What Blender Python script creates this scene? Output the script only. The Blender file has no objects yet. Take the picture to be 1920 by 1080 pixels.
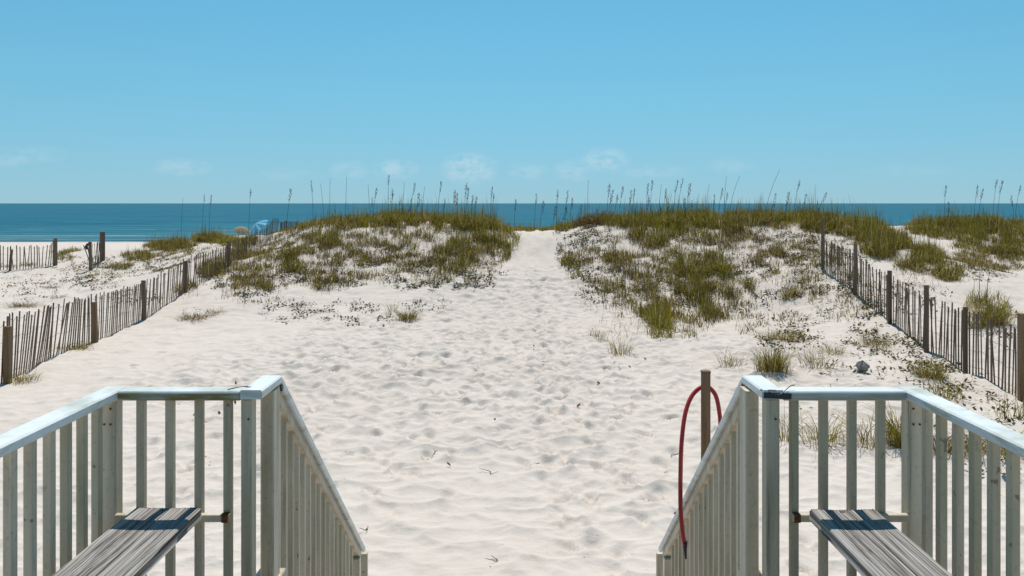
import bpy, math, random
import numpy as np
from mathutils import Vector, Matrix, Quaternion

random.seed(7)
RNG = np.random.default_rng(11)
SC = bpy.context.scene
COL = SC.collection

# ------------------------------------------------------------------ camera
EYE = 4.8            # metres above the sea
F = 1650.0           # focal length in photo pixels
HZ = 381.0           # horizon row of the photo
cam_d = bpy.data.cameras.new('camera')
cam_d.sensor_width = 36.0
cam_d.lens = F / 1920.0 * 36.0
cam_d.shift_y = -(540.0 - HZ) / 1920.0
cam_d.clip_start = 0.05
cam_d.clip_end = 60000.0
cam = bpy.data.objects.new('camera', cam_d)
cam.location = (0, 0, EYE)
cam.rotation_euler = (math.radians(90), 0, 0)
COL.objects.link(cam)
SC.camera = cam

# ------------------------------------------------------------------ sky
SUN_EL = math.radians(62)
SUN_AZ = math.radians(3)
world = bpy.data.worlds.new('World')
SC.world = world
world.use_nodes = True
wt = world.node_tree
wt.nodes.clear()


def wn(kind, **kw):
    n = wt.nodes.new(kind)
    for k, v in kw.items():
        setattr(n, k, v)
    return n


def wmath(op, a, b=None, clamp=False):
    n = wn('ShaderNodeMath', operation=op, use_clamp=clamp)
    for i, v in enumerate((a, b)):
        if v is None:
            continue
        if isinstance(v, (int, float)):
            n.inputs[i].default_value = v
        else:
            wt.links.new(v, n.inputs[i])
    return n.outputs[0]


sky = wn('ShaderNodeTexSky', sky_type='NISHITA', sun_disc=False)
sky.sun_elevation = SUN_EL
sky.sun_rotation = SUN_AZ
sky.altitude = 0.0
sky.air_density = 1.0
sky.dust_density = 0.0
sky.ozone_density = 5.0
hsv = wn('ShaderNodeHueSaturation')
hsv.inputs['Hue'].default_value = 0.5
hsv.inputs['Saturation'].default_value = 1.10
hsv.inputs['Value'].default_value = 1.0
wt.links.new(sky.outputs[0], hsv.inputs['Color'])
tint = wn('ShaderNodeMixRGB', blend_type='MULTIPLY')
tint.inputs[0].default_value = 1.0
tint.inputs[2].default_value = (0.80, 1.31, 1.04, 1)
wt.links.new(hsv.outputs[0], tint.inputs[1])
# small fair-weather clouds low over the horizon, all the way round
tc = wn('ShaderNodeTexCoord')
sep = wn('ShaderNodeSeparateXYZ')
wt.links.new(tc.outputs['Generated'], sep.inputs[0])
# clear dry air: the blue reaches further down than in the plain model, a pale veil lies on the horizon
zl = wmath('ADD', 0.20, wmath('ADD', wmath('MULTIPLY', sep.outputs['Z'], 0.5), wmath('MULTIPLY', wmath('MULTIPLY', sep.outputs['Z'], sep.outputs['Z']), 0.3)))
cb_ = wn('ShaderNodeCombineXYZ')
wt.links.new(sep.outputs['X'], cb_.inputs[0])
wt.links.new(sep.outputs['Y'], cb_.inputs[1])
wt.links.new(zl, cb_.inputs[2])
nrm = wn('ShaderNodeVectorMath', operation='NORMALIZE')
wt.links.new(cb_.outputs[0], nrm.inputs[0])
wt.links.new(nrm.outputs[0], sky.inputs[0])
veil = wn('ShaderNodeMixRGB', blend_type='MIX')
wt.links.new(wmath('MULTIPLY', wmath('POWER', 2.718, wmath('MULTIPLY', wmath('MAXIMUM', sep.outputs['Z'], 0.0), -11.5)), 0.95, True), veil.inputs[0])
wt.links.new(tint.outputs[0], veil.inputs[1])
veil.inputs[2].default_value = (3.2, 5.15, 5.9, 1)
az = wmath('ARCTAN2', sep.outputs['X'], sep.outputs['Y'])
el = sep.outputs['Z']
comb = wn('ShaderNodeCombineXYZ')
wt.links.new(wmath('MULTIPLY', az, 26.0), comb.inputs[0])
wt.links.new(wmath('MULTIPLY', el, 46.0), comb.inputs[1])
puff = wn('ShaderNodeTexNoise')
puff.inputs['Scale'].default_value = 1.0
puff.inputs['Detail'].default_value = 3.0
wt.links.new(comb.outputs[0], puff.inputs['Vector'])
fine = wn('ShaderNodeTexNoise')
fine.inputs['Scale'].default_value = 2.4
fine.inputs['Detail'].default_value = 6.0
fine.inputs['Roughness'].default_value = 0.6
wt.links.new(comb.outputs[0], fine.inputs['Vector'])
# cloud banks: (azimuth, elevation, half width, half height, strength)
BANKS = [(px, py, w, h, s) for px, py, w, h, s in (
    (880, 316, 44, 26, 1.0), (742, 318, 36, 16, .75), (1136, 300, 38, 20, .8), (1080, 320, 36, 18, .55),
    (990, 321, 34, 14, .5), (655, 320, 30, 16, .5), (342, 318, 42, 14, .55), (14, 306, 34, 14, .45),
    (84, 300, 30, 12, .35), (1220, 322, 60, 12, .35), (1370, 312, 40, 14, .3), (540, 330, 50, 12, .25),
    (1700, 325, 60, 12, .2))]
acc = None
for px, py, w, h, s in BANKS:
    ca = math.atan((px - 960) / F)
    ce = math.sin(math.atan((HZ - py) / F))
    dx = wmath('DIVIDE', wmath('SUBTRACT', az, ca), 1.35 * w / F)
    dy = wmath('DIVIDE', wmath('SUBTRACT', el, ce), 1.3 * h / F)
    r2 = wmath('ADD', wmath('MULTIPLY', dx, dx), wmath('MULTIPLY', dy, dy))
    g = wmath('MULTIPLY', wmath('SUBTRACT', 1.0, r2, True), s)
    acc = g if acc is None else wmath('MAXIMUM', acc, g)
# the same kind of cloud elsewhere round the horizon
band = wmath('SUBTRACT', 1.0, wmath('ABSOLUTE', wmath('DIVIDE', wmath('SUBTRACT', el, 0.036), 0.022)), True)
away = wmath('GREATER_THAN', wmath('ABSOLUTE', az), 0.62)
rnd = wmath('MULTIPLY', wmath('MULTIPLY', wmath('SUBTRACT', puff.outputs[0], 0.55, True), 3.0, True), band)
acc = wmath('MAXIMUM', acc, wmath('MULTIPLY', rnd, away))
edge = wmath('MULTIPLY', wmath('SUBTRACT', fine.outputs[0], 0.36, True), 4.5, True)
cloud = wmath('MULTIPLY', wmath('MULTIPLY', acc, edge), 0.44, True)
cmix = wn('ShaderNodeMixRGB', blend_type='MIX')
wt.links.new(cloud, cmix.inputs[0])
wt.links.new(veil.outputs[0], cmix.inputs[1])
cmix.inputs[2].default_value = (6.2, 7.2, 7.6, 1)
bg = wn('ShaderNodeBackground')
bg.inputs['Strength'].default_value = 0.11
wt.links.new(cmix.outputs[0], bg.inputs['Color'])
wo = wn('ShaderNodeOutputWorld')
wt.links.new(bg.outputs[0], wo.inputs['Surface'])

# ------------------------------------------------------------------ sun and exposure
sun_d = bpy.data.lights.new('sun', 'SUN')
sun_d.energy = 4.7
sun_d.angle = math.radians(0.53)
sun_d.color = (1.0, 0.94, 0.84)
sun = bpy.data.objects.new('sun', sun_d)
sun.rotation_euler = (-(math.pi / 2 - SUN_EL), 0, -SUN_AZ)
sun.location = (0, 60, 90)
COL.objects.link(sun)
vs = SC.view_settings
vs.view_transform = 'Standard'
vs.look = 'None'
vs.exposure = 0.0
vs.gamma = 1.0
vs.use_curve_mapping = False
SC.cycles.max_bounces = 8
SC.cycles.diffuse_bounces = 4
SC.cycles.transparent_max_bounces = 8
SC.cycles.use_denoising = True


# ------------------------------------------------------------------ materials
class NT:
    """small helper round a material's node tree"""
    def __init__(s, name, rough=0.8, spec=0.3):
        s.m = bpy.data.materials.new(name)
        s.m.use_nodes = True
        s.t = s.m.node_tree
        s.b = s.t.nodes['Principled BSDF']
        s.out = s.t.nodes['Material Output']
        s.b.inputs['Roughness'].default_value = rough
        s.b.inputs['Specular IOR Level'].default_value = spec

    def n(s, kind, **kw):
        x = s.t.nodes.new(kind)
        for k, v in kw.items():
            setattr(x, k, v)
        return x

    def l(s, a, b):
        s.t.links.new(a, b)

    def pos(s, scale=(1, 1, 1), obj=False):
        if obj:
            g = s.n('ShaderNodeTexCoord').outputs['Object']
        else:
            g = s.n('ShaderNodeNewGeometry').outputs['Position']
        mp = s.n('ShaderNodeMapping')
        mp.inputs['Scale'].default_value = scale
        s.l(g, mp.inputs['Vector'])
        return mp.outputs[0]

    def noise(s, vec, scale, detail=3.0, rough=0.55, dist=0.0):
        x = s.n('ShaderNodeTexNoise')
        x.inputs['Scale'].default_value = scale
        x.inputs['Detail'].default_value = detail
        x.inputs['Roughness'].default_value = rough
        x.inputs['Distortion'].default_value = dist
        s.l(vec, x.inputs['Vector'])
        return x.outputs[0]

    def ramp(s, fac, stops):
        r = s.n('ShaderNodeValToRGB')
        e = r.color_ramp.elements
        while len(e) < len(stops):
            e.new(0.5)
        for i, (p, c) in enumerate(stops):
            e[i].position = p
            e[i].color = (*c, 1) if len(c) == 3 else c
        s.l(fac, r.inputs[0])
        return r.outputs[0]

    def mix(s, fac, a, b, mode='MIX'):
        x = s.n('ShaderNodeMixRGB', blend_type=mode)
        for i, v in enumerate((fac, a, b)):
            if isinstance(v, (int, float)):
                x.inputs[i].default_value = v
            elif isinstance(v, tuple):
                x.inputs[i].default_value = (*v, 1)
            else:
                s.l(v, x.inputs[i])
        return x.outputs[0]

    def math(s, op, a, b=None, clamp=False):
        x = s.n('ShaderNodeMath', operation=op, use_clamp=clamp)
        for i, v in enumerate((a, b)):
            if v is None:
                continue
            if isinstance(v, (int, float)):
                x.inputs[i].default_value = v
            else:
                s.l(v, x.inputs[i])
        return x.outputs[0]

    def color(s, c):
        if isinstance(c, tuple):
            s.b.inputs['Base Color'].default_value = (*c, 1)
        else:
            s.l(c, s.b.inputs['Base Color'])

    def bump(s, h, strength, dist):
        x = s.n('ShaderNodeBump')
        x.inputs['Strength'].default_value = strength
        x.inputs['Distance'].default_value = dist
        s.l(h, x.inputs['Height'])
        s.l(x.outputs[0], s.b.inputs['Normal'])
        return x


def g3(v):
    return (v, v, v)


M = {}


def mat_sand():
    m = NT('white_quartz_sand', 0.95, 0.15)
    p = m.pos()
    big = m.noise(p, 0.35, 3)
    mid = m.noise(p, 5.0, 4)
    fin = m.noise(p, 140.0, 2)
    c = m.ramp(big, [(0.3, (0.58, 0.512, 0.458)), (0.7, (0.63, 0.563, 0.508))])
    c = m.mix(m.ramp(mid, [(0.25, g3(1)), (0.6, g3(0))]), c, (0.545, 0.478, 0.423), 'MIX')
    c = m.mix(0.10, c, m.ramp(fin, [(0.3, (.2, .17, .15)), (0.7, (.75, .68, .62))]), 'MIX')
    # scattered bits of shell, root and plant litter
    sp = m.noise(p, 17.0, 1)
    c = m.mix(m.ramp(sp, [(0.79, g3(0)), (0.81, g3(0.8))]), c, (0.10, 0.085, 0.06))
    # wet sand along the water line
    sx = m.n('ShaderNodeSeparateXYZ')
    m.l(p, sx.inputs[0])
    wet = m.math('MULTIPLY', m.math('SUBTRACT', 0.16, sx.outputs['Z'], False), 6.0, True)
    c = m.mix(wet, c, (0.26, 0.22, 0.18))
    m.color(c)
    h = m.math('ADD', m.math('MULTIPLY', m.noise(p, 9.0, 4), 1.0), m.math('MULTIPLY', fin, 0.12))
    m.bump(h, 0.55, 0.035)
    return m.m


def mat_sea():
    m = NT('sea_water', 0.35, 0.5)
    p = m.pos()
    sx = m.n('ShaderNodeSeparateXYZ')
    m.l(p, sx.inputs[0])
    # depth of the water: sandy shallows, then turquoise, then the open gulf
    y = sx.outputs['Y']
    d = m.math('DIVIDE', m.math('SUBTRACT', y, 104.0), 700.0, True)
    base = m.ramp(d, [(0.0, (0.22, 0.25, 0.21)), (0.014, (0.11, 0.195, 0.19)), (0.04, (0.022, 0.135, 0.175)),
                      (0.16, (0.010, 0.110, 0.160)), (1.0, (0.014, 0.105, 0.150))])
    w1 = m.noise(m.pos((0.012, 0.06, 1)), 1.0, 5, 0.6)
    base = m.mix(m.math('MULTIPLY', m.math('SUBTRACT', w1, 0.44), 4.0, True), base, (0.003, 0.048, 0.085))
    w2 = m.noise(m.pos((0.05, 0.33, 1)), 1.0, 4, 0.6)
    base = m.mix(m.math('MULTIPLY', m.math('SUBTRACT', w2, 0.52), 4.0, True), base, (0.030, 0.165, 0.215))
    # foam lines of the small breakers on the bar and at the beach
    fy = m.math('ADD', y, m.math('MULTIPLY', m.noise(m.pos((0.035, 0.02, 1)), 1.0, 3), 16.0))
    foam = None
    for yc, wd, s in ((117.0, 0.5, 1.0), (123.0, 0.7, 0.8), (137.0, 1.0, 0.9), (146.0, 0.7, 0.5), (166, 1.1, .35)):
        b = m.math('SUBTRACT', 1.0, m.math('DIVIDE', m.math('ABSOLUTE', m.math('SUBTRACT', fy, yc)), wd), True)
        b = m.math('MULTIPLY', b, s)
        foam = b if foam is None else m.math('MAXIMUM', foam, b)
    patch = m.noise(m.pos((0.07, 0.12, 1)), 1.0, 4, 0.7)
    foam = m.math('MULTIPLY', foam, m.math('MULTIPLY', m.math('SUBTRACT', patch, 0.40), 9.0, True))
    c = m.mix(m.math('MULTIPLY', foam, 0.95), base, (0.62, 0.68, 0.68))
    m.color(c)
    m.b.inputs['IOR'].default_value = 1.33
    m.b.inputs['Specular IOR Level'].default_value = 0.06
    h = m.math('ADD', m.noise(m.pos((0.25, 0.9, 1)), 1.0, 4), m.math('MULTIPLY', m.noise(m.pos((0.05, 0.12, 1)), 1.0, 3), 2.5))
    m.bump(h, 0.6, 0.5)
    return m.m


def mat_paint(name='white_paint_weathered', algae=0.5, thr=0.47):
    m = NT(name, 0.42, 0.4)
    p = m.pos()
    streak = m.noise(m.pos((14, 14, 1.3)), 1.0, 4, 0.6)
    blot = m.noise(m.pos((2.3, 2.3, 0.9)), 1.0, 4, 0.6)
    fin = m.noise(p, 55.0, 4, 0.65)
    c = m.ramp(streak, [(0.3, (0.40, 0.335, 0.24)), (0.6, (0.66, 0.56, 0.425))])
    a = m.math('MULTIPLY', m.math('MULTIPLY', m.math('SUBTRACT', blot, thr), 5.0, True),
               m.math('MULTIPLY', m.math('SUBTRACT', streak, 0.3), 2.4, True))
    c = m.mix(m.math('MULTIPLY', a, algae), c, (0.22, 0.21, 0.09))
    c = m.mix(m.ramp(fin, [(0.56, g3(0)), (0.74, g3(0.6))]), c, (0.22, 0.20, 0.14))
    # black mildew runs and a few chips down to bare metal
    run = m.noise(m.pos((38, 38, 1.1)), 1.0, 3, 0.6)
    c = m.mix(m.ramp(run, [(0.62, g3(0)), (0.72, g3(0.55))]), c, (0.10, 0.095, 0.07))
    chip = m.noise(m.pos((26, 26, 17)), 1.0, 3, 0.5)
    c = m.mix(m.ramp(chip, [(0.71, g3(0)), (0.725, g3(0.8))]), c, (0.17, 0.12, 0.08))
    m.color(c)
    m.bump(m.math('ADD', fin, streak), 0.15, 0.004)
    return m.m


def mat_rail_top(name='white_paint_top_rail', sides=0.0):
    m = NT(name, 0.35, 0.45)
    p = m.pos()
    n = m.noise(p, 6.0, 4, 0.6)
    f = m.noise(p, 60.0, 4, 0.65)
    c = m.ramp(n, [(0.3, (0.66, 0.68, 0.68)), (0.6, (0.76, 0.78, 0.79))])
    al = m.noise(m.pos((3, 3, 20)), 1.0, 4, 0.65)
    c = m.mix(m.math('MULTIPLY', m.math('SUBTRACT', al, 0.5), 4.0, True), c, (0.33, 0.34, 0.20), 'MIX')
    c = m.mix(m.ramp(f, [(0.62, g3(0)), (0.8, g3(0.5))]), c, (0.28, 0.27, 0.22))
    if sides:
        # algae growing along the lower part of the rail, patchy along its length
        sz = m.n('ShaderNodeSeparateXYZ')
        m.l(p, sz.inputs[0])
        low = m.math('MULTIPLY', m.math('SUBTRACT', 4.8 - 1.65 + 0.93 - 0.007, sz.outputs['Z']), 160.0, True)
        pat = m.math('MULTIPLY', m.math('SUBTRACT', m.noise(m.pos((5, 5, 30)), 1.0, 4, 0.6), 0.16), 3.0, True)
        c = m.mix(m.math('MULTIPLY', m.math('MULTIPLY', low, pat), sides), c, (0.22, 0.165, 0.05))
    m.color(c)
    m.bump(f, 0.12, 0.003)
    return m.m


def mat_wood(name, a, b, crack, grain_axis='Y', scale=1.0):
    m = NT(name, 0.88, 0.15)
    st = {'X': (1.2, 34, 34), 'Y': (34, 1.2, 34), 'Z': (34, 34, 1.2)}[grain_axis]
    st = tuple(v * scale for v in st)
    p = m.pos(st, obj=True)
    info = m.n('ShaderNodeObjectInfo')
    off = m.n('ShaderNodeVectorMath', operation='ADD')
    sc = m.n('ShaderNodeVectorMath', operation='SCALE')
    cb = m.n('ShaderNodeCombineXYZ')
    for i in range(3):
        m.l(info.outputs['Random'], cb.inputs[i])
    m.l(cb.outputs[0], sc.inputs[0])
    sc.inputs['Scale'].default_value = 37.0
    m.l(p, off.inputs[0])
    m.l(sc.outputs[0], off.inputs[1])
    v = off.outputs[0]
    g1 = m.noise(v, 1.0, 5, 0.6, 0.6)
    g2 = m.noise(v, 3.3, 3, 0.6)
    c = m.ramp(g1, [(0.28, a), (0.68, b)])
    c = m.mix(m.ramp(g2, [(0.55, g3(0)), (0.75, g3(0.6))]), c, crack)
    rb = m.math('ADD', 0.78, m.math('MULTIPLY', info.outputs['Random'], 0.44))
    hs = m.n('ShaderNodeHueSaturation')
    m.l(c, hs.inputs['Color'])
    m.l(rb, hs.inputs['Value'])
    m.color(hs.outputs[0])
    m.bump(m.math('ADD', g1, g2), 0.5, 0.004)
    return m.m


def mat_plank():
    """silvery bench plank; the groove attribute marks the open cracks"""
    m = NT('silver_weathered_plank', 0.85, 0.18)
    p = m.pos((95, 1.5, 95), obj=True)
    g1 = m.noise(p, 1.0, 5, 0.62, 0.8)
    g2 = m.noise(m.pos((9, 0.7, 9), obj=True), 1.0, 3)
    at = m.n('ShaderNodeAttribute')
    at.attribute_name = 'groove'
    c = m.ramp(g1, [(0.36, (0.035, 0.032, 0.03)), (0.48, (0.27, 0.255, 0.245)), (0.68, (0.49, 0.47, 0.455))])
    c = m.mix(m.math('MULTIPLY', g2, 0.35), c, (0.22, 0.195, 0.165))
    c = m.mix(at.outputs['Fac'], c, (0.045, 0.038, 0.032))
    m.color(c)
    m.bump(g1, 0.45, 0.003)
    return m.m


def mat_blades(name, transl=0.35, rough=0.8):
    """grass: colour per blade from the blade's own tint attribute"""
    m = NT(name, rough, 0.04)
    at = m.n('ShaderNodeAttribute')
    at.attribute_name = 'tint'
    m.l(at.outputs['Color'], m.b.inputs['Base Color'])
    tr = m.n('ShaderNodeBsdfTranslucent')
    m.l(at.outputs['Color'], tr.inputs['Color'])
    mx = m.n('ShaderNodeMixShader')
    mx.inputs[0].default_value = transl
    m.l(m.b.outputs[0], mx.inputs[1])
    m.l(tr.outputs[0], mx.inputs[2])
    m.l(mx.outputs[0], m.out.inputs['Surface'])
    return m.m


def mat_plain(name, col, rough=0.7, spec=0.3, var=0.25, sc=20.0, metal=0.0):
    m = NT(name, rough, spec)
    n = m.noise(m.pos(), sc, 4, 0.6)
    lo = tuple(v * (1 - var) for v in col)
    hi = tuple(min(1, v * (1 + var)) for v in col)
    m.color(m.ramp(n, [(0.3, lo), (0.7, hi)]))
    m.b.inputs['Metallic'].default_value = metal
    m.bump(n, 0.25, 0.004)
    return m.m


def mat_cloth(name, a, b, n_str):
    m = NT(name, 0.8, 0.2)
    tcn = m.n('ShaderNodeTexCoord')
    sx = m.n('ShaderNodeSeparateXYZ')
    m.l(tcn.outputs['Object'], sx.inputs[0])
    ang = m.math('ARCTAN2', sx.outputs['Y'], sx.outputs['X'])
    s = m.math('SINE', m.math('MULTIPLY', ang, n_str))
    c = m.mix(m.math('GREATER_THAN', s, 0.45), a, b)
    m.color(c)
    tr = m.n('ShaderNodeBsdfTranslucent')
    m.l(c, tr.inputs['Color'])
    mx = m.n('ShaderNodeMixShader')
    mx.inputs[0].default_value = 0.4
    m.l(m.b.outputs[0], mx.inputs[1])
    m.l(tr.outputs[0], mx.inputs[2])
    m.l(mx.outputs[0], m.out.inputs['Surface'])
    return m.m


M['sand'] = mat_sand()
M['sea'] = mat_sea()
M['paint'] = mat_paint('white_paint_weathered', 0.55)
M['paint_green'] = mat_paint('white_paint_with_algae', 0.9, 0.36)
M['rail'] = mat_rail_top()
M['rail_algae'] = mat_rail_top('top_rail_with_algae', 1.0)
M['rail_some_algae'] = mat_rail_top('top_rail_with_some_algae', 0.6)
M['plank'] = mat_plank()
M['deck'] = mat_wood('grey_deck_board', (0.20, 0.17, 0.135), (0.38, 0.33, 0.27), (0.08, 0.065, 0.05), 'X')
M['picket'] = mat_wood('fence_picket_wood', (0.11, 0.076, 0.052), (0.23, 0.17, 0.12), (0.045, 0.031, 0.021), 'Z')
M['post_grey'] = mat_wood('fence_post_grey_brown', (0.12, 0.082, 0.055), (0.23, 0.165, 0.115), (0.045, 0.032, 0.023), 'Z')
M['post_tan'] = mat_wood('fence_post_tan', (0.17, 0.105, 0.055), (0.30, 0.20, 0.12), (0.07, 0.045, 0.026), 'Z')
M['hose_post'] = mat_wood('hose_post_wood', (0.15, 0.082, 0.045), (0.26, 0.155, 0.09), (0.05, 0.03, 0.018), 'Z')
M['wire'] = mat_plain('rusted_wire', (0.10, 0.075, 0.06), 0.6, 0.4, metal=0.6)
M['grass'] = mat_blades('dune_grass_blades', 0.38)
M['leaf'] = mat_blades('creeping_leaf', 0.22)
M['head'] = mat_blades('sea_oat_seed', 0.22, 0.8)
M['hose'] = mat_plain('red_rubber_hose', (0.46, 0.032, 0.026), 0.38, 0.45, 0.2, 30)
M['dark'] = mat_plain('dark_metal', (0.03, 0.03, 0.032), 0.5, 0.5)
M['rust'] = mat_plain('rust', (0.17, 0.065, 0.025), 0.9, 0.2, 0.5, 90)
M['rock'] = mat_plain('grey_rock', (0.27, 0.255, 0.235), 0.95, 0.1, 0.25, 16)
M['cloth_blue'] = mat_cloth('blue_striped_canvas', (0.07, 0.36, 0.58), (0.38, 0.60, 0.70), 8)
M['cloth_beige'] = mat_cloth('beige_canvas', (0.27, 0.24, 0.16), (0.33, 0.30, 0.21), 8)
M['pole'] = mat_plain('white_pole', (0.62, 0.62, 0.60), 0.4, 0.4)
M['twig'] = mat_plain('dry_twig', (0.085, 0.060, 0.042), 0.9, 0.1, 0.4, 60)


# ------------------------------------------------------------------ object helpers
def tag(o, label=None, cat=None, group=None, kind=None):
    for k, v in (('label', label), ('category', cat), ('group', group), ('kind', kind)):
        if v:
            o[k] = v
    return o


def empty(name, loc, label, cat, group=None):
    o = bpy.data.objects.new(name, None)
    o.empty_display_size = 0.2
    o.location = loc
    COL.objects.link(o)
    return tag(o, label, cat, group)


class MB:
    def __init__(s):
        s.v, s.f = [], []

    def add(s, v, f):
        o = len(s.v)
        s.v += [tuple(x) for x in v]
        s.f += [tuple(i + o for i in q) for q in f]
        return s

    def beam(s, p0, p1, w, h, up=(0, 0, 1), ch=0.004, c1=None):
        """chamfered bar from p0 to p1; w across, h along up"""
        p0, p1 = Vector(p0), Vector(p1)
        d = (p1 - p0).normalized()
        side = d.cross(Vector(up)).normalized()
        u = side.cross(d).normalized()
        a, b = w / 2, h / 2
        pr = [(-a + ch, -b), (a - ch, -b), (a, -b + ch), (a, b - ch), (a - ch, b), (-a + ch, b), (-a, b - ch), (-a, -b + ch)]
        vs_ = [p + side * x + u * y for p in (p0, p1) for x, y in pr]
        fs = [(i, i + 8, (i + 1) % 8 + 8, (i + 1) % 8) for i in range(8)]
        fs += [tuple(range(8)), tuple(range(15, 7, -1))]
        return s.add(vs_, fs)

    def tube(s, pts, r, n=8, r1=None):
        pts = [Vector(p) for p in pts]
        rings = []
        N = len(pts)
        ref = Vector((0.31, 0.77, 0.55)).normalized()
        for i, p in enumerate(pts):
            t = (pts[min(i + 1, N - 1)] - pts[max(i - 1, 0)]).normalized()
            x = t.cross(ref)
            if x.length < 1e-3:
                x = t.cross(Vector((1, 0, 0)))
            x.normalize()
            y = t.cross(x).normalized()
            k = i / (N - 1)
            rr = r if r1 is None else r + (r1 - r) * k
            rings += [p + (x * math.cos(6.28318 * j / n) + y * math.sin(6.28318 * j / n)) * rr for j in range(n)]
        fs = [(i * n + j, i * n + (j + 1) % n, (i + 1) * n + (j + 1) % n, (i + 1) * n + j)
              for i in range(N - 1) for j in range(n)]
        fs += [tuple(range(n - 1, -1, -1)), tuple(range((N - 1) * n, N * n))]
        return s.add(rings, fs)

    def mesh(s, name, mat, org=(0, 0, 0), smooth=False):
        me = bpy.data.meshes.new(name)
        me.from_pydata([(x - org[0], y - org[1], z - org[2]) for x, y, z in s.v], [], s.f)
        me.materials.append(mat)
        if smooth:
            me.polygons.foreach_set('use_smooth', [True] * len(me.polygons))
        me.update()
        return me


def link(name, me, parent=None, loc=(0, 0, 0)):
    o = bpy.data.objects.new(name, me)
    o.location = loc
    if parent is not None:
        o.parent = parent
    COL.objects.link(o)
    return o


def part(name, mb, mat, root, smooth=False):
    """mesh built in world space, hung under a thing whose Empty stands at root.location"""
    return link(name, mb.mesh(name, mat, tuple(root.location), smooth), root)


def raw_mesh(name, verts, loops, starts, totals, mat, tints=None, smooth=False, attr='tint'):
    me = bpy.data.meshes.new(name)
    me.vertices.add(len(verts))
    me.vertices.foreach_set('co', np.asarray(verts, np.float32).ravel())
    me.loops.add(len(loops))
    me.loops.foreach_set('vertex_index', np.asarray(loops, np.int32))
    me.polygons.add(len(starts))
    me.polygons.foreach_set('loop_start', np.asarray(starts, np.int32))
    if smooth:
        me.polygons.foreach_set('use_smooth', np.ones(len(starts), bool))
    me.materials.append(mat)
    if tints is not None:
        a = me.color_attributes.new(attr, 'FLOAT_COLOR', 'POINT')
        t4 = np.ones((len(verts), 4), np.float32)
        t4[:, :3] = tints
        a.data.foreach_set('color', t4.ravel())
    me.update(calc_edges=True)
    me.validate()
    return me


# ------------------------------------------------------------------ the lie of the land
def P(px, py, d):
    return ((px - 960) * d / F, d, EYE - (py - HZ) * d / F)


def W(x, y, z):
    return (x, y, z)


CP = []
for yy in (-9, -2, 4, 8, 12, 16):
    for xx in (-16, -8, -3, 0, 3, 8, 16):
        CP.append(W(xx, yy, 1.70 + (0.02 * (xx == 0))))
CP += [W(0, 20, 1.72), W(-5, 20, 1.72), W(5, 19.5, 1.72), W(-3.5, 23, 1.78), W(-14, 20, 1.70), W(-20, 28, 1.75), W(-26, 16, 1.7), W(26, 14, 1.8)]
# the beach access path over the crest
CP += [P(985, 584, 24), P(1000, 528, 28), P(1003, 476, 32), P(1005, 439, 36), W(1.0, 42, 3.30), W(1.0, 50, 2.3)]
# dune left of the path
CP += [P(945, 436, 34.5), P(880, 424, 34), P(800, 422, 34), P(720, 421, 34), P(640, 424, 34.5), P(570, 428, 35), P(515, 437, 36)]
CP += [P(955, 490, 31), P(850, 500, 29), P(850, 540, 27), P(840, 580, 24.5), P(700, 500, 29), P(690, 560, 25.5), P(560, 490, 29.5), P(580, 560, 25.5)]
CP += [P(460, 530, 27.5), P(400, 580, 24.2), P(480, 590, 24.0), P(330, 650, 19.2)]
# foot of the left fence
CP += [P(15, 720, 15.2), P(178, 640, 19.7), P(270, 600, 23.3), P(350, 545, 26.8), P(420, 505, 30), P(490, 465, 34), P(535, 440, 37.5)]
# beyond the left fence
CP += [P(100, 502, 40), P(30, 560, 28.2), P(170, 560, 28.2), P(240, 520, 33), P(230, 490, 41), P(300, 466, 44), P(360, 453, 45), P(410, 445, 45),
       P(450, 442, 46), P(330, 500, 36), P(400, 470, 38), P(40, 488, 42), P(185, 485, 42), W(-30, 50, 1.95), W(-18, 58, 1.7), W(-40, 40, 2.0)]
# dune right of the path
CP += [P(1060, 430, 34.5), P(1100, 424, 34), P(1200, 421, 34), P(1300, 420, 34), P(1400, 420, 34), P(1500, 420, 33.5), P(1580, 422, 33)]
CP += [P(1060, 500, 30), P(1100, 560, 25.8), P(1200, 500, 29), P(1200, 565, 25.6), P(1210, 640, 20), P(1330, 490, 29.3), P(1330, 560, 25.6), P(1400, 480, 29.5),
       P(1400, 560, 25.2), P(1420, 640, 19.9), P(1480, 500, 27.2), P(1500, 580, 23.4), P(1560, 640, 19.3), P(1440, 450, 31.5)]
# foot of the right fence
CP += [P(1916, 755, 14.6), P(1810, 700, 16.6), P(1737, 660, 18.5), P(1668, 605, 21), P(1604, 550, 23.4), P(1543, 505, 26)]
# beyond the right fence
CP += [P(1640, 432, 33), P(1720, 478, 28), P(1800, 530, 24), P(1780, 492, 31), P(1850, 560, 23), P(1880, 600, 20), P(1830, 640, 18.2), P(1660, 520, 25.5),
       P(1665, 438, 38), P(1700, 432, 40), P(1780, 420, 42), P(1900, 417, 42), P(1850, 500, 32), P(1910, 520, 29.5), P(1760, 455, 37), P(1680, 450, 34.5)]
# seaward side and the open beach
for xx in (-60, -35, -14, 0, 14, 35, 60):
    CP += [W(xx, 56, 1.95 if abs(xx) > 1 else 1.9), W(xx, 68, 1.25), W(xx, 85, 0.75), W(xx, 108, 0.03), W(xx, 125, -0.6), W(xx, 150, -1.5)]
CP += [W(-9, 43, 3.2), W(8, 43, 3.2), W(20, 50, 2.9), W(40, 40, 3.6), W(45, 25, 3.0), W(60, 30, 3.2), W(-60, 30, 2.0), W(-60, 5, 1.8), W(60, 5, 2.0),
       W(-60, -9, 1.7), W(60, -9, 1.7)]
CP = np.array(CP)
_xy = CP[:, :2]


def _k(r2):
    return 0.5 * r2 * np.log(r2 + 1e-9)


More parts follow.
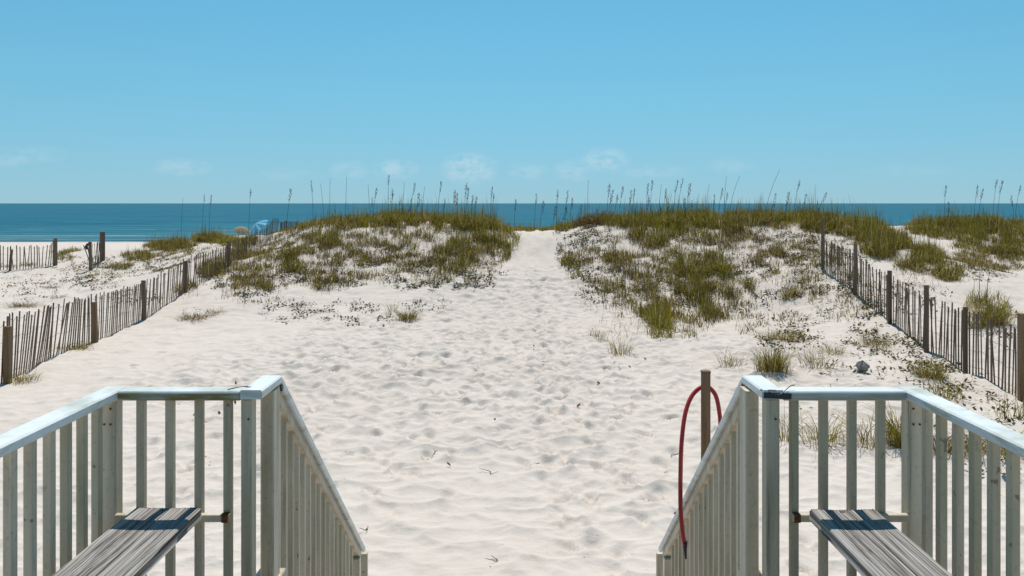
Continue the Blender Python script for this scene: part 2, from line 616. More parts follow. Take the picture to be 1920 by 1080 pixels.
_n = len(CP)
_A = np.zeros((_n + 3, _n + 3))
_d2 = ((_xy[:, None] - _xy[None]) ** 2).sum(-1)
_A[:_n, :_n] = _k(_d2) + np.eye(_n) * 0.35
_A[:_n, _n:] = np.c_[np.ones(_n), _xy]
_A[_n:, :_n] = _A[:_n, _n:].T
_wt = np.linalg.solve(_A, np.r_[CP[:, 2], 0, 0, 0])


def macro(x, y):
    x = np.asarray(x, float)
    y = np.asarray(y, float)
    sh = x.shape
    x, y = x.ravel(), y.ravel()
    out = np.empty(len(x))
    for i in range(0, len(x), 40000):
        a, b = x[i:i + 40000], y[i:i + 40000]
        r2 = (a[:, None] - _xy[None, :, 0]) ** 2 + (b[:, None] - _xy[None, :, 1]) ** 2
        out[i:i + 40000] = _k(r2) @ _wt[:_n] + _wt[_n] + _wt[_n + 1] * a + _wt[_n + 2] * b
    return out.reshape(sh)


_T = RNG.random((256, 256))
_J = RNG.random((256, 256, 2))


def vnoise(x, y):
    xi, yi = np.floor(x).astype(int), np.floor(y).astype(int)
    fx, fy = x - xi, y - yi
    fx, fy = fx * fx * fx * (fx * (fx * 6 - 15) + 10), fy * fy * fy * (fy * (fy * 6 - 15) + 10)
    a, b = _T[xi & 255, yi & 255], _T[(xi + 1) & 255, yi & 255]
    c, d = _T[xi & 255, (yi + 1) & 255], _T[(xi + 1) & 255, (yi + 1) & 255]
    return (a * (1 - fx) + b * fx) * (1 - fy) + (c * (1 - fx) + d * fx) * fy


def fbm(x, y, o=3):
    s, a, t = 0, 1.0, 0
    for i in range(o):
        s = s + a * vnoise(x * 2 ** i + 17.3 * i, y * 2 ** i - 9.1 * i)
        t += a
        a *= 0.5
    return s / t


def worley(x, y, power=2.0):
    """rounded hollows that meet in soft ridges, like trodden sand"""
    xi, yi = np.floor(x).astype(int), np.floor(y).astype(int)
    best = np.full(x.shape, 9.0)
    sec = np.full(x.shape, 9.0)
    for i in (-1, 0, 1):
        for j in (-1, 0, 1):
            jj = _J[(xi + i) & 255, (yi + j) & 255]
            d = (xi + i + jj[..., 0] - x) ** 2 + (yi + j + jj[..., 1] - y) ** 2
            sec = np.minimum(sec, np.maximum(best, d))
            best = np.minimum(best, d)
    # soft minimum keeps the ridges from being knife edged
    k = 0.06
    h = np.clip(0.5 + 0.5 * (sec - best) / k, 0, 1)
    return sec * (1 - h) + best * h - k * h * (1 - h)


def sstep(a, b, x):
    t = np.clip((x - a) / (b - a), 0, 1)
    return t * t * (3 - 2 * t)


def path_x(y):
    return np.interp(y, [5, 12, 20, 28, 36], [0.0, -0.3, -0.2, 0.6, 1.0])


def path_w(y):
    return np.interp(y, [5, 12, 18, 24, 28, 32, 36, 40], [9, 9, 7.0, 4.5, 2.6, 1.3, 0.7, 0.8])


# deeper, fresh footprints: photo positions on the sand
DEEP = [(868, 742), (846, 756), (812, 780), (790, 772), (905, 722), (915, 710), (690, 856), (800, 858), (1080, 800), (1075, 818), (590, 770), (600, 812),
        (640, 718), (622, 700), (705, 822), (1120, 876), (1180, 905), (1222, 945), (1060, 740), (1040, 720), (1110, 745), (1145, 722), (955, 690), (965, 672),
        (905, 662), (780, 710), (760, 690), (700, 650), (720, 668), (850, 640), (880, 615), (905, 600), (930, 585), (945, 566), (968, 548), (985, 530),
        (1000, 512), (985, 495), (1005, 478), (330, 690), (300, 664), (360, 668), (400, 700), (250, 690), (450, 690), (480, 660), (540, 690), (1000, 590),
        (1010, 630), (1050, 610), (1060, 650), (980, 640), (640, 650), (560, 640), (590, 665), (830, 690), (1190, 770), (1250, 790)]


def sand_detail(x, y):
    w = sstep(1.15, 0.75, np.abs(x - path_x(y)) / path_w(y)) * sstep(46, 38, y)
    left_calm = 0.45 + 0.55 * sstep(-8.0, -4.0, x)
    trod = w * left_calm
    wx = x + 0.22 * (fbm(x * 1.3, y * 1.3) - .5) * 2
    wy = y + 0.22 * (fbm(x * 1.3 + 40, y * 1.3 + 7) - .5) * 2
    a = worley(wx / 0.36, wy / 0.33)
    b = worley(wx / 0.23 + 31, wy / 0.20 + 5)
    gate = 0.45 + 0.75 * fbm(x * 0.55 + 3, y * 0.55, 2)
    z = trod * gate * (0.68 + 0.27 * sstep(9, 16, y)) * (0.150 * a + (0.050 + 0.03 * sstep(10, 18, y)) * b)
    z = z + 0.05 * (fbm(x * 0.7, y * 0.7) - .5) * (0.35 + w)
    rest = 1 - w
    z = z + rest * (0.10 * (fbm(x * 1.6, y * 1.6, 4) - .5) + 0.045 * worley(wx / .5, wy / .4))
    hum = sstep(22, 27, y) * sstep(50, 40, y) * (1 - w)
    z = z + hum * 0.22 * (fbm(x * 0.55 + 11, y * 0.55, 3) - .5)
    return z * sstep(115, 90, y)


_deep_pts = []


def ray_ground(px, py):
    """where the sight line through a photo pixel meets the ground"""
    d = np.geomspace(5.5, 130, 900)
    x = (px - 960) * d / F
    z = EYE - (py - HZ) * d / F
    g = macro(x, d)
    i = int(np.argmax(z <= g))
    return x[i], d[i], g[i]


for q in DEEP:
    gx, gy, _ = ray_ground(*q)
    _deep_pts.append((gx, gy, RNG.uniform(-.5, .5), 1.0))
# many older prints, walked to and fro between the stairs and the gap in the dune
for w_ in range(46):
    yy = RNG.uniform(6.5, 14)
    end = RNG.uniform(16, 37)
    off = RNG.normal(0, 0.5)
    sd = 1
    while yy < end:
        xx = path_x(yy) + off * 0.62 * path_w(yy) * 0.8 + sd * 0.11 + RNG.normal(0, .05)
        _deep_pts.append((xx, yy, RNG.normal(0, .3), RNG.uniform(.25, .85)))
        yy += RNG.uniform(.55, .8)
        sd = -sd


def ground(x, y):
    x = np.asarray(x, float)
    y = np.asarray(y, float)
    z = macro(x, y) + sand_detail(x, y)
    order = np.argsort(y, kind='stable')
    ys = y[order]
    for gx, gy, a, k in _deep_pts:
        i, j = np.searchsorted(ys, gy - .45), np.searchsorted(ys, gy + .45)
        if i == j:
            continue
        sel_ = order[i:j]
        sel_ = sel_[np.abs(x[sel_] - gx) < .45]
        if len(sel_) == 0:
            continue
        u, v = x[sel_] - gx, y[sel_] - gy
        u, v = u * math.cos(a) - v * math.sin(a), u * math.sin(a) + v * math.cos(a)
        wid = 0.062 + 0.022 * np.clip(v / 0.15, -1, 1)          # narrow heel, broad ball of the foot
        r = np.sqrt((u / wid) ** 2 + (v / 0.16) ** 2)
        z[sel_] += k * (-0.062 / (1 + np.exp((r - 1.0) * 7)) + 0.022 * np.exp(-((r - 1.45) / 0.32) ** 2) * (1 + .5 * np.sign(-v)))
    return z


def gz(x, y):
    return float(ground(np.array([float(x)]), np.array([float(y)]))[0])


# terrain mesh: a fan that is fine where the sand is near
rows = np.r_[np.linspace(-9, 5.2, 14), np.geomspace(5.5, 30, 800), np.geomspace(30.2, 150, 150)]
cu = 0.60
cols = np.r_[-np.geomspace(4.0, cu * 1.05, 26), np.linspace(-cu, cu, 640), np.geomspace(cu * 1.05, 4.0, 26)]
gy_, gu_ = np.meshgrid(rows, cols, indexing='ij')
gx_ = gu_ * (gy_ + 10.0)
gzv = ground(gx_.ravel(), gy_.ravel())
nr, nc = gx_.shape
vv = np.c_[gx_.ravel(), gy_.ravel(), gzv]
ii = (np.arange(nr - 1)[:, None] * nc + np.arange(nc - 1)[None]).ravel()
quads = np.c_[ii, ii + 1, ii + nc + 1, ii + nc]
me = raw_mesh('sand_beach', vv, quads.ravel(), np.arange(len(quads)) * 4, None, M['sand'], smooth=True)
tag(link('sand_beach', me), 'white trodden sand of the beach and dunes', None, None, 'structure')

# ------------------------------------------------------------------ the sea
sr = np.r_[np.geomspace(100, 400, 130), np.geomspace(420, 26000, 60)]
su = np.linspace(-1.6, 1.6, 160)
sy, suu = np.meshgrid(sr, su, indexing='ij')
sxx = suu * (sy + 10)
szz = (0.16 * (fbm(sxx * 0.03, sy * 0.16, 3) - .5) + 0.05 * np.sin(sy * 0.55 + 3 * fbm(sxx * 0.02, sy * 0.05))) * sstep(600, 250, sy) * sstep(103, 118, sy)
nr, nc = sy.shape
ii = (np.arange(nr - 1)[:, None] * nc + np.arange(nc - 1)[None]).ravel()
quads = np.c_[ii, ii + 1, ii + nc + 1, ii + nc]
me = raw_mesh('sea', np.c_[sxx.ravel(), sy.ravel(), szz.ravel()], quads.ravel(), np.arange(len(quads)) * 4, None, M['sea'], smooth=True)
tag(link('sea', me), 'blue green sea out to the horizon', None, None, 'structure')

# ------------------------------------------------------------------ deck and stairs under the viewer
DZ = EYE - 1.65                 # deck surface
RX, RY = 1.555, 3.415           # centre lines of the deck railing
SX = 1.0                        # centre line of the stair railing
YB, YE = 3.66, 5.74             # stair rail: top bend and lower end
ZT = DZ + 0.93                  # top of the level rails

deck = empty('wooden_deck', (0, 1.0, gz(0, 1.0)), 'grey weathered wooden deck platform behind the white railings', 'deck')
y = -2.6
while y < 3.40:
    b = MB().beam((-1.62, y, DZ - 0.019), (1.62, y, DZ - 0.019), 0.138, 0.038, ch=0.004)
    part('deck_board', b, M['deck'], deck)
    y += 0.145
for xs in (-1.5, 0, 1.5):
    part('joist', MB().beam((xs, -2.66, DZ - 0.135), (xs, 3.44, DZ - 0.135), 0.04, 0.19), M['deck'], deck)
part('rim_joist', MB().beam((-1.6, 3.4665, DZ - 0.135), (1.6, 3.4665, DZ - 0.135), 0.04, 0.19), M['deck'], deck)
for xs in (-1.43, 1.43):
    for ys in (-2.3, 0.4, 3.2):
        part('post', MB().beam((xs, ys, gz(xs, ys) - 0.3), (xs, ys, DZ - 0.06), 0.09, 0.09, up=(0, 1, 0)), M['post_grey'], deck)

stair = empty('wooden_staircase', (0, 4.6, gz(0, 4.6)), 'grey wooden staircase descending from the deck to the sand', 'stairs')
NS = 7
for k in range(NS):
    yy = 3.66 + 0.135 + k * 0.275
    zz = DZ - 0.181 * (k + 1)
    part('tread', MB().beam((-0.93, yy, zz - 0.019), (0.93, yy, zz - 0.019), 0.26, 0.038), M['deck'], stair)
for s in (-1, 1):
    part('stringer', MB().beam((s * 0.955, 3.52, DZ - 0.22), (s * 0.955, 5.66, DZ - 0.22 - 0.658 * 2.14), 0.04, 0.24), M['deck'], stair)


# ------------------------------------------------------------------ white railings
def railing(side, label):
    s = side
    root = empty('deck_railing', (s * RX, RY, DZ), label, 'railing', 'white railings of the deck')
    tw, th = 0.085, 0.036
    zr = ZT - th / 2
    # level top rails, butted at the corner with a hairline joint
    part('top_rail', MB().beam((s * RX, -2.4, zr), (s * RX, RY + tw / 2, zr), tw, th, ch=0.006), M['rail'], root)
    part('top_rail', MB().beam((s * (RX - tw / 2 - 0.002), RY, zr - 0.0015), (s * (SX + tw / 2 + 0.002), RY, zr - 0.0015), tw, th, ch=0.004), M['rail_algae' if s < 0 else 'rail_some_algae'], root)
    # bottom rails
    part('bottom_rail', MB().beam((s * RX, -2.4, DZ + 0.09), (s * RX, RY - 0.036, DZ + 0.09), 0.045, 0.05), M['paint'], root)
    part('bottom_rail', MB().beam((s * (RX - 0.036), RY, DZ + 0.09), (s * (SX + 0.036), RY, DZ + 0.09), 0.045, 0.05), M['paint'], root)
    # posts
    for px_, py_, mt in ((RX, RY, 'paint'), (1.022 if s < 0 else 1.004, RY, 'paint_green' if s < 0 else 'paint'), (RX, 1.45, 'paint'), (RX, -0.6, 'paint')):
        part('post', MB().beam((s * px_, py_, DZ + 0.001), (s * px_, py_, ZT - th - 0.002), 0.042 if 0.9 < px_ < 1.1 and s < 0 else (0.052 if 0.9 < px_ < 1.1 else 0.064), 0.064, up=(0, 1, 0), ch=0.005), M[mt], root)
    # screw heads where the rails meet the posts
    for px_, dy_, dz_ in ((RX - .012, -.033, .80), (RX + .012, -.033, .80), (1.013, -.033, .82), (RX - .012, -.033, .86)):
        part('screw', MB().tube([(s * px_, RY + dy_ + .002, DZ + dz_), (s * px_, RY + dy_ - .002, DZ + dz_)], .0045, 7), M['rust'], root)
    # balusters of the front run
    x0 = RX - 0.032
    bx = [1.437, 1.325, 1.2125, 1.101] if s < 0 else [1.094, 1.207, 1.317, 1.430]
    bm = MB().beam((0, 0, 0), (0, 0, ZT - th - DZ - 0.117), 0.031, 0.031, up=(0, 1, 0), ch=0.003)
    me_ = [bm.mesh('baluster', M['paint']), bm.mesh('baluster', M['paint_green'])]
    for b in bx:
        link('baluster', me_[random.random() < .3], root, (s * (b - RX), random.uniform(-.002, .002), 0.1155))
    # balusters of the side run
    yy = RY - 0.118
    while yy > -2.3:
        if abs(yy - 1.45) > 0.05 and abs(yy + 0.6) > 0.05:
            o = link('baluster', me_[random.random() < .45], root, (random.uniform(-.002, .002), yy - RY, 0.1155))
            o.rotation_euler.z = random.uniform(-.05, .05)
        yy -= 0.1135
    return root


rl = railing(-1, 'white painted deck railing on the left, around the left bench')
rr = railing(1, 'white painted deck railing on the right, with dark torn rail joint')
# torn joint of the right railing: the cap is gone and the dark inside shows
jx = SX + 0.0445 - 0.045
jb = MB().beam((jx - 0.035, RY - 0.0445, ZT - 0.016), (jx + 0.07, RY - 0.0445, ZT - 0.02), 0.006, 0.022, ch=0.001)
jb.beam((jx - 0.045, RY - 0.03, ZT + 0.002), (jx + 0.012, RY - 0.047, ZT + 0.003), 0.012, 0.003, ch=0.001)
tag(part('joint_gap', jb, M['dark'], rr), 'dark torn joint in the rail')
jb = MB().tube([(jx + .05 + .075 * t, RY - 0.042 + 0.035 * math.sin(t * 2.2), ZT + 0.0045 + 0.012 * math.sin(t * 3.1)) for t in np.linspace(-1, .6, 9)], 0.0022, 5)
part('loose_wire', jb, M['dark'], rr)
jb = MB().tube([(-jx - .055 + .04 * t, RY - 0.01 + 0.02 * math.sin(t * 2.2), ZT + 0.003 + 0.006 * math.cos(t * 1.6)) for t in np.linspace(-1, 1, 9)], 0.0022, 5)
part('loose_wire', jb, M['dark'], rl)


def stair_railing(side, label):
    s = side
    root = empty('stair_railing', (s * SX, YE, gz(s * SX, YE)), label, 'railing', 'white railings of the stairs')
    tw, th = 0.085, 0.036
    zr = ZT + 0.004 - th / 2
    zend = EYE - 2.24
    sl = (zend - ZT) / (YE - YB)
    # short level piece, then the sloping rail
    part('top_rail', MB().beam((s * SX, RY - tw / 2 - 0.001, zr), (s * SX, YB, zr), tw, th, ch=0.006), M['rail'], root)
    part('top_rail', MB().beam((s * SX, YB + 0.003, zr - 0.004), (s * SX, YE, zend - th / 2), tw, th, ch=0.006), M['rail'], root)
    part('rail_skirt', MB().beam((s * SX, YB + 0.012, zr - 0.058), (s * SX, YE - 0.05, zend - th / 2 - 0.022), 0.05, 0.045, ch=0.004), M['paint'], root)
    # lower rail that carries the balusters
    part('bottom_rail', MB().beam((s * SX, YB + 0.02, DZ + 0.02), (s * SX, YE - 0.03, DZ + 0.02 + sl * (YE - YB - .05)), 0.045, 0.05), M['paint'], root)
    # upper newel, lower newel and the short stub that stands beyond the rail
    bxp = 0.985 if s < 0 else 0.966
    part('post', MB().beam((s * bxp, YB - 0.075, DZ - 0.2), (s * bxp, YB - 0.075, ZT - th), 0.054, 0.10, up=(0, 1, 0), ch=0.006), M['paint'], root)
    zg = gz(s * SX, YE)
    part('post', MB().beam((s * SX, YE - 0.13, zg - 0.2), (s * SX, YE - 0.13, zend - 0.02), 0.06, 0.06, up=(0, 1, 0), ch=0.005), M['paint'], root)
    stub = part('post', MB().beam((s * (SX - 0.02), YE + 0.10, zg - 0.2), (s * (SX - 0.02), YE + 0.10, EYE - 2.32), 0.042, 0.042, up=(0, 1, 0), ch=0.004), M['paint_green'], root)
    part('joint_gap', MB().beam((s * (SX - 0.040), YB - 0.004, ZT - 0.036), (s * (SX - 0.040), YB + 0.012, ZT - 0.056), 0.010, 0.022, ch=0.001), M['dark'], root)
    # flashing and litter at the head of the stairs
    part('base_flange', MB().beam((s * SX, YB - 0.14, DZ + 0.1), (s * SX, YB + 0.02, DZ + 0.1), 0.11, 0.05, ch=0.004), M['paint_green'], root)
    # balusters
    yy = YB + 0.075
    i = 0
    while yy < YE - 0.2:
        t = (yy - YB)
        ztop = ZT + sl * t - 0.064
        zbot = DZ + 0.047 + sl * t
        b = MB().beam((s * SX, yy, zbot), (s * SX, yy, ztop), 0.031, 0.031, up=(0, 1, 0), ch=0.003)
        o = part('baluster', b, M['paint_green' if random.random() < .3 else 'paint'], root)
        bolt = MB().beam((s * (SX - .0165), yy, ztop - 0.02), (s * (SX - .021), yy, ztop - 0.02), 0.012, 0.012, ch=0.003)
        if i % 4 == 2:
            link('bolt', bolt.mesh('bolt', M['rust'], tuple(root.location)), o)
        yy += 0.1135
        i += 1
    return root


sl_ = stair_railing(-1, 'white sloping stair railing on the left side of the stairs')
sr_ = stair_railing(1, 'white sloping stair railing on the right, with red hose over it')


# ------------------------------------------------------------------ benches
def bench(x0, x1, yend, bar0, bar1, rust_at, seed, label):
    zb = EYE - 1.166
    xc = (x0 + x1) / 2
    root = empty('bench', (xc, yend - 1.0, DZ), label, 'bench', 'plank benches inside the railings')
    # plank as a fine grid with open grain, worn ends and a long wandering crack
    L, th = 2.4, 0.040
    nx, ny = 150, 170
    u = np.linspace(0, 1, nx)
    v = np.r_[np.linspace(0, 0.55, ny - 60), np.linspace(0.555, 1, 60)]
    U, V = np.meshgrid(u, v, indexing='ij')
    X = (U - .5) * (x1 - x0)
    Y = -V * L
    g = vnoise(U * 46 + seed + 1.2 * fbm(U * 3, Y * 1.5 + seed), Y * 0.75 + seed)
    gro = np.clip((g - 0.56) / 0.2, 0, 1) * np.clip((vnoise(U * 19 + 5, Y * 1.3 + seed * 2) - .25) * 2.2, 0, 1)
    fld = U * 1.0 + 0.16 * fbm(U * 2.2 + seed, Y * 1.1 + seed, 2) + 0.05 * np.sin(Y * 1.7 + seed)
    for kx, ky, kr in ((.30, -.55, .05), (.72, -.95, .06)):
        fld = fld + 0.07 * np.exp(-(((U - kx) * (x1 - x0)) ** 2 + ((Y - ky) * .35) ** 2) / kr ** 2) * np.sign(U - kx + 1e-6)
    line_ = np.clip((np.sin(fld * 150) - .35) / .5, 0, 1) * (0.35 + 0.65 * np.clip((vnoise(U * 24 + 3, Y * 2.2 + seed) - .3) * 2.5, 0, 1))
    gro = np.maximum(gro * .5, line_ * .75)
    cx = 0.50 + 0.10 * (fbm(Y * 1.2 + seed, Y * 0 + seed) - .5) + 0.05 * np.sin(Y * 2.1 + seed)
    crack = np.exp(-((U - cx) * (x1 - x0) / 0.0019) ** 2) * np.clip(1.25 - 0.4 * V * L * 0, 0, 1)
    cx2 = 0.27 + 0.22 * V + 0.10 * (fbm(Y * 1.6 + seed + 9, Y * 0 + 3) - .5)
    crack2 = np.exp(-((U - cx2) * (x1 - x0) / 0.002) ** 2) * sstep(0.05, 0.2, V) * 0.8
    gro = np.clip(gro + crack + crack2, 0, 1)
    cup = 0.004 * (2 * U - 1) ** 2
    Z = cup - 0.0028 * gro - 0.003 * crack
    edge = np.minimum(U, 1 - U) * (x1 - x0)
    Z -= 0.006 * np.exp(-(edge / 0.006) ** 2) * (0.6 + 0.8 * vnoise(Y * 9 + seed, U * 0))
    Yj = Y + np.where(V == 0, 0, 0) + (0.004 * vnoise(U * 20 + seed, U * 0) * np.exp(-V * 30))
    idx = np.arange(X.size).reshape(nx, ny)
    q = np.c_[idx[:-1, :-1].ravel(), idx[:-1, 1:].ravel(), idx[1:, 1:].ravel(), idx[1:, :-1].ravel()]
    rim = np.r_[idx[0, :], idx[1:, -1], idx[-1, -2::-1], idx[-2:0:-1, 0]]
    top = np.c_[X.ravel(), Yj.ravel(), Z.ravel()]
    low = np.c_[top[rim, :2], np.full(len(rim), -th)]
    N, R_ = len(top), len(rim)
    k_ = np.arange(R_)
    side_ = np.c_[rim, k_ + N, (k_ + 1) % R_ + N, np.roll(rim, -1)][:, ::-1]
    loops = np.r_[q.ravel(), side_.ravel(), (k_ + N)[::-1]]
    starts = np.r_[np.arange(len(q) + len(side_)) * 4, (len(q) + len(side_)) * 4]
    gr = np.r_[gro.ravel(), np.zeros(R_)]
    me_ = raw_mesh('seat_plank', np.r_[top, low], loops, starts, None, M['plank'], np.c_[gr, gr, gr], attr='groove')
    link('seat_plank', me_, root, (0, 1.0, zb - DZ))
    # white angle bar fixed to the railing, plank rests on it
    zbar = zb - th - 0.012
    bar = part('support_bar', MB().beam((bar0, RY - 0.030, zbar + .009), (bar1, RY - 0.030, zbar + .009), 0.028, 0.028, ch=0.003), M['paint'], root)
    rb = MB().beam((rust_at - 0.012, RY - 0.030, zbar + .009), (rust_at + 0.012, RY - 0.030, zbar + .009), 0.033, 0.033, ch=0.004)
    link('rusty_bolt', rb.mesh('rusty_bolt', M['rust'], tuple(root.location)), bar)
    for yy in (1.7,):
        part('leg', MB().beam((xc, yend - yy, DZ + .001), (xc, yend - yy, zb - th - 0.001), 0.16, 0.05, up=(0, 1, 0)), M['deck'], root)
    part('nail_head', MB().tube([(xc - 0.01, yend - 0.02, zb - 0.004), (xc - 0.01, yend - 0.02, zb + 0.001)], 0.010, 8), M['dark'], root)
    return root


bench(-1.443, -1.188, 3.365, -1.523, -1.085, -1.101, 3.1, 'left bench plank, silver grey wood with long crack, by rusty bolt')
bench(1.132, 1.384, 3.345, 1.080, 1.523, 1.094, 8.7, 'right bench plank, silver grey wood, on the right side of the deck')

# ------------------------------------------------------------------ hose post and hose
hx, hy = 1.105, 5.02
hz = gz(hx, hy)
hp = empty('hose_post', (hx, hy, hz), 'slim brown wooden post beside the right stair railing holding the hose', 'post')
ztop = EYE - 314 * hy / F
part('shaft', MB().beam((hx, hy, hz - 0.3), (hx, hy, ztop - 0.012), 0.046, 0.046, up=(0, 1, 0), ch=0.003), M['hose_post'], hp)
part('top_cap', MB().beam((hx, hy, ztop - 0.0115), (hx, hy, ztop), 0.050, 0.050, up=(0, 1, 0), ch=0.005), M['post_grey'], hp)
part('hook', MB().tube([(hx, hy + 0.02, ztop - 0.15), (hx, hy + 0.055, ztop - 0.155), (hx, hy + 0.062, ztop - 0.135)], 0.005, 6), M['dark'], hp)


def HP(px, py, d):
    return Vector(P(px, py, d))


def spline(pts, n=12):
    pts = [Vector(p) for p in pts]
    out = []
    ext = [2 * pts[0] - pts[1]] + pts + [2 * pts[-1] - pts[-2]]
    for i in range(1, len(ext) - 2):
        p0, p1, p2, p3 = ext[i - 1:i + 3]
        for k in range(n):
            t = k / n
            out.append(0.5 * ((2 * p1) + (-p0 + p2) * t + (2 * p0 - 5 * p1 + 4 * p2 - p3) * t * t + (-p0 + 3 * p1 - 3 * p2 + p3) * t ** 3))
    out.append(pts[-1])
    return out


hose = empty('garden_hose', (hx, hy - .1, gz(hx, hy - .1)), 'red garden hose looped over the slim wooden post', 'hose')
pts = [HP(1284, 1022, 4.80), HP(1279, 990, 4.80), HP(1276, 950, 4.82), HP(1276, 890, 4.86), HP(1278, 830, 4.92), HP(1285, 775, 5.0), HP(1299, 740, 5.055),
       HP(1322, 724, 5.075), HP(1341, 740, 5.07), HP(1349, 775, 5.06), HP(1351, 810, 5.05), HP(1350, 860, 5.05), HP(1346, 960, 5.08)]
last = pts[-1]
pts += [Vector((last.x - 0.02, last.y + .02, gz(last.x, last.y) + 0.45)), Vector((last.x + 0.02, last.y + .06, gz(last.x, last.y) + 0.10)),
        Vector((last.x + 0.25, last.y + .2, gz(last.x + .25, last.y + .2) + 0.02)), Vector((last.x + 0.6, last.y + .1, gz(last.x + .6, last.y + .1) + 0.02))]
part('tube', MB().tube(spline(pts, 10), 0.0125, 12), M['hose'], hose, True)
e = pts[0]
part('nozzle', MB().tube([e + Vector((0, 0, 0.02)), e + Vector((0.002, 0, -0.02)), e + Vector((0.006, 0, -0.075))], 0.015, 10, 0.006), M['dark'], hose, True)


# ------------------------------------------------------------------ sand fences
def picket_mesh(k, mat):
    """split lath with a slight bend and ragged top"""
    rs = random.Random(k)
    w, t, h = 0.036 * rs.uniform(.9, 1.1), 0.012, 1.0
    b = rs.uniform(-.015, .015)
    mb = MB()
    prof = []
    for i in range(4):
        f = i / 3
        o = b * math.sin(math.pi * f)
        prof.append([(-w / 2 + o, -t / 2, f * h), (w / 2 + o, -t / 2, f * h + (rs.uniform(-.02, .02) if i == 3 else 0)),
                     (w / 2 + o, t / 2, f * h), (-w / 2 + o, t / 2, f * h)])
    vs_ = [p for r in prof for p in r]
    fs = [(i * 4 + j, i * 4 + (j + 1) % 4, (i + 1) * 4 + (j + 1) % 4, (i + 1) * 4 + j) for i in range(3) for j in range(4)]
    fs += [(3, 2, 1, 0), (12, 13, 14, 15)]
    return mb.add(vs_, fs).mesh('picket', mat)


PK = [picket_mesh(k, M['picket']) for k in range(7)]


def polyline_sample(line, step, jit=0.07):
    """points along a ground polyline; line of (x, y)"""
    out = []
    carry = 0
    for (x0, y0), (x1, y1) in zip(line[:-1], line[1:]):
        L = math.hypot(x1 - x0, y1 - y0)
        s = carry
        step_ = step
        while s < L:
            step = step_ if not callable(step_) else step_(math.hypot(x0 + (x1 - x0) * s / L, y0 + (y1 - y0) * s / L))
            f = min(1, max(0, (s + random.uniform(-jit, jit) * step) / L))
            out.append((x0 + (x1 - x0) * f, y0 + (y1 - y0) * f, math.atan2(y1 - y0, x1 - x0)))
            s += step
        step = step_
        carry = s - L
    return out


def lerp_list(xs, ys, v):
    return float(np.interp(v, xs, ys))


def fence(name, line, step,  hfun, posts, label, lean=0.05, turn=0.35, drop=0.0, face=0.0, tilt=lambda f: 0.0, group='sand fences of split laths'):
    """line: (x, y); hfun(s) lath height above sand for s in 0..1; posts: (x, y, height, width, material, lean)"""
    x0, y0 = line[0]
    root = empty(name, (x0, y0, gz(x0, y0)), label, 'fence', group)
    pts = polyline_sample(line, step)
    xs = np.array([p[0] for p in pts])
    ys = np.array([p[1] for p in pts])
    zs = ground(xs, ys)
    n = len(pts)
    tops = []
    sway = 0.0
    for i, (x, yv, a) in enumerate(pts):
        if random.random() < drop:
            tops.append(None)
            continue
        f = i / max(1, n - 1)
        h = hfun(f) * random.uniform(.94, 1.05)
        sway = 0.82 * sway + random.gauss(0, lean)
        dig = 0.12
        o = link('picket', PK[random.randrange(7)], root, (x - x0, yv - y0, zs[i] - dig - root.location.z))
        o.scale = (random.uniform(.92, 1.1), 1, h + dig)
        o.rotation_euler = (tilt(f) + random.gauss(0, .012), sway + random.gauss(0, .02) + (random.choice((-.12, .14)) if random.random() < .05 else 0), a + face + random.gauss(0, turn))
        tops.append((x, yv, zs[i], h, sway, a))
    # four twisted wire pairs
    for lv in (0.12, 0.38, 0.64, 0.9):
        w = []
        for t in tops:
            if t is None:
                continue
            x, yv, z, h, sw, a = t
            zz = lv * h
            w.append((x + math.cos(a) * sw * zz + 0.008 * math.sin(a), yv + math.sin(a) * sw * zz - 0.008 * math.cos(a), z + zz))
        if len(w) > 2:
            part('wire', MB().tube(w, 0.0028, 4), M['wire'], root)
    for x, yv, h, wd, mt, ln in posts:
        z = gz(x, yv)
        part('post', MB().tube([(x, yv, z - .3), (x + ln * .5 * h, yv, z + h * .5), (x + ln * h, yv, z + h - .012), (x + ln * h, yv, z + h)], wd / 2, 8, wd / 2 * .93)
             if mt != 'post_tan' else MB().beam((x, yv, z - .3), (x + ln * h, yv, z + h), wd, wd * .8, up=(0, 1, 0), ch=0.008), M[mt], root)
    return root


def G(px, d):
    return ((px - 960) * d / F, d)


left_line = [G(-40, 14.6), G(15, 15.3), G(90, 17.4), G(178, 19.7), G(270, 23.3), G(350, 26.8), G(420, 30), G(490, 34), G(520, 36.5)]
fence('sand_fence', left_line, lambda r: lerp_list([17, 22, 30, 40], [.105, .135, .155, .17], r), lambda f: lerp_list([0, .05, .25, .4, .6, .8, 1], [1.10, 1.14, 1.06, 1.04, 1.0, .82, .62], f),
      [(*G(14, 15.15), .98, .115, 'post_tan', 0.0), (*G(179, 19.55), .90, .115, 'post_tan', -0.04), (*G(271, 23.1), 1.02, .12, 'post_grey', -.03),
       (*G(348, 26.6), .95, .11, 'post_grey', 0.0), (*G(428, 30.6), .85, .11, 'post_grey', 0)],
      'long brown lath sand fence running up the dune on the left', 0.012, 0.10, face=-0.05, tilt=lambda f: lerp_list([0, .04, .08, .2, .27, .33, .6, 1], [.01, .03, .10, .10, .01, .06, .05, .09], f))
right_line = [G(1960, 14.0), G(1916, 14.6), G(1810, 16.6), G(1737, 18.5), G(1668, 21), G(1604, 23.4), G(1543, 26)]
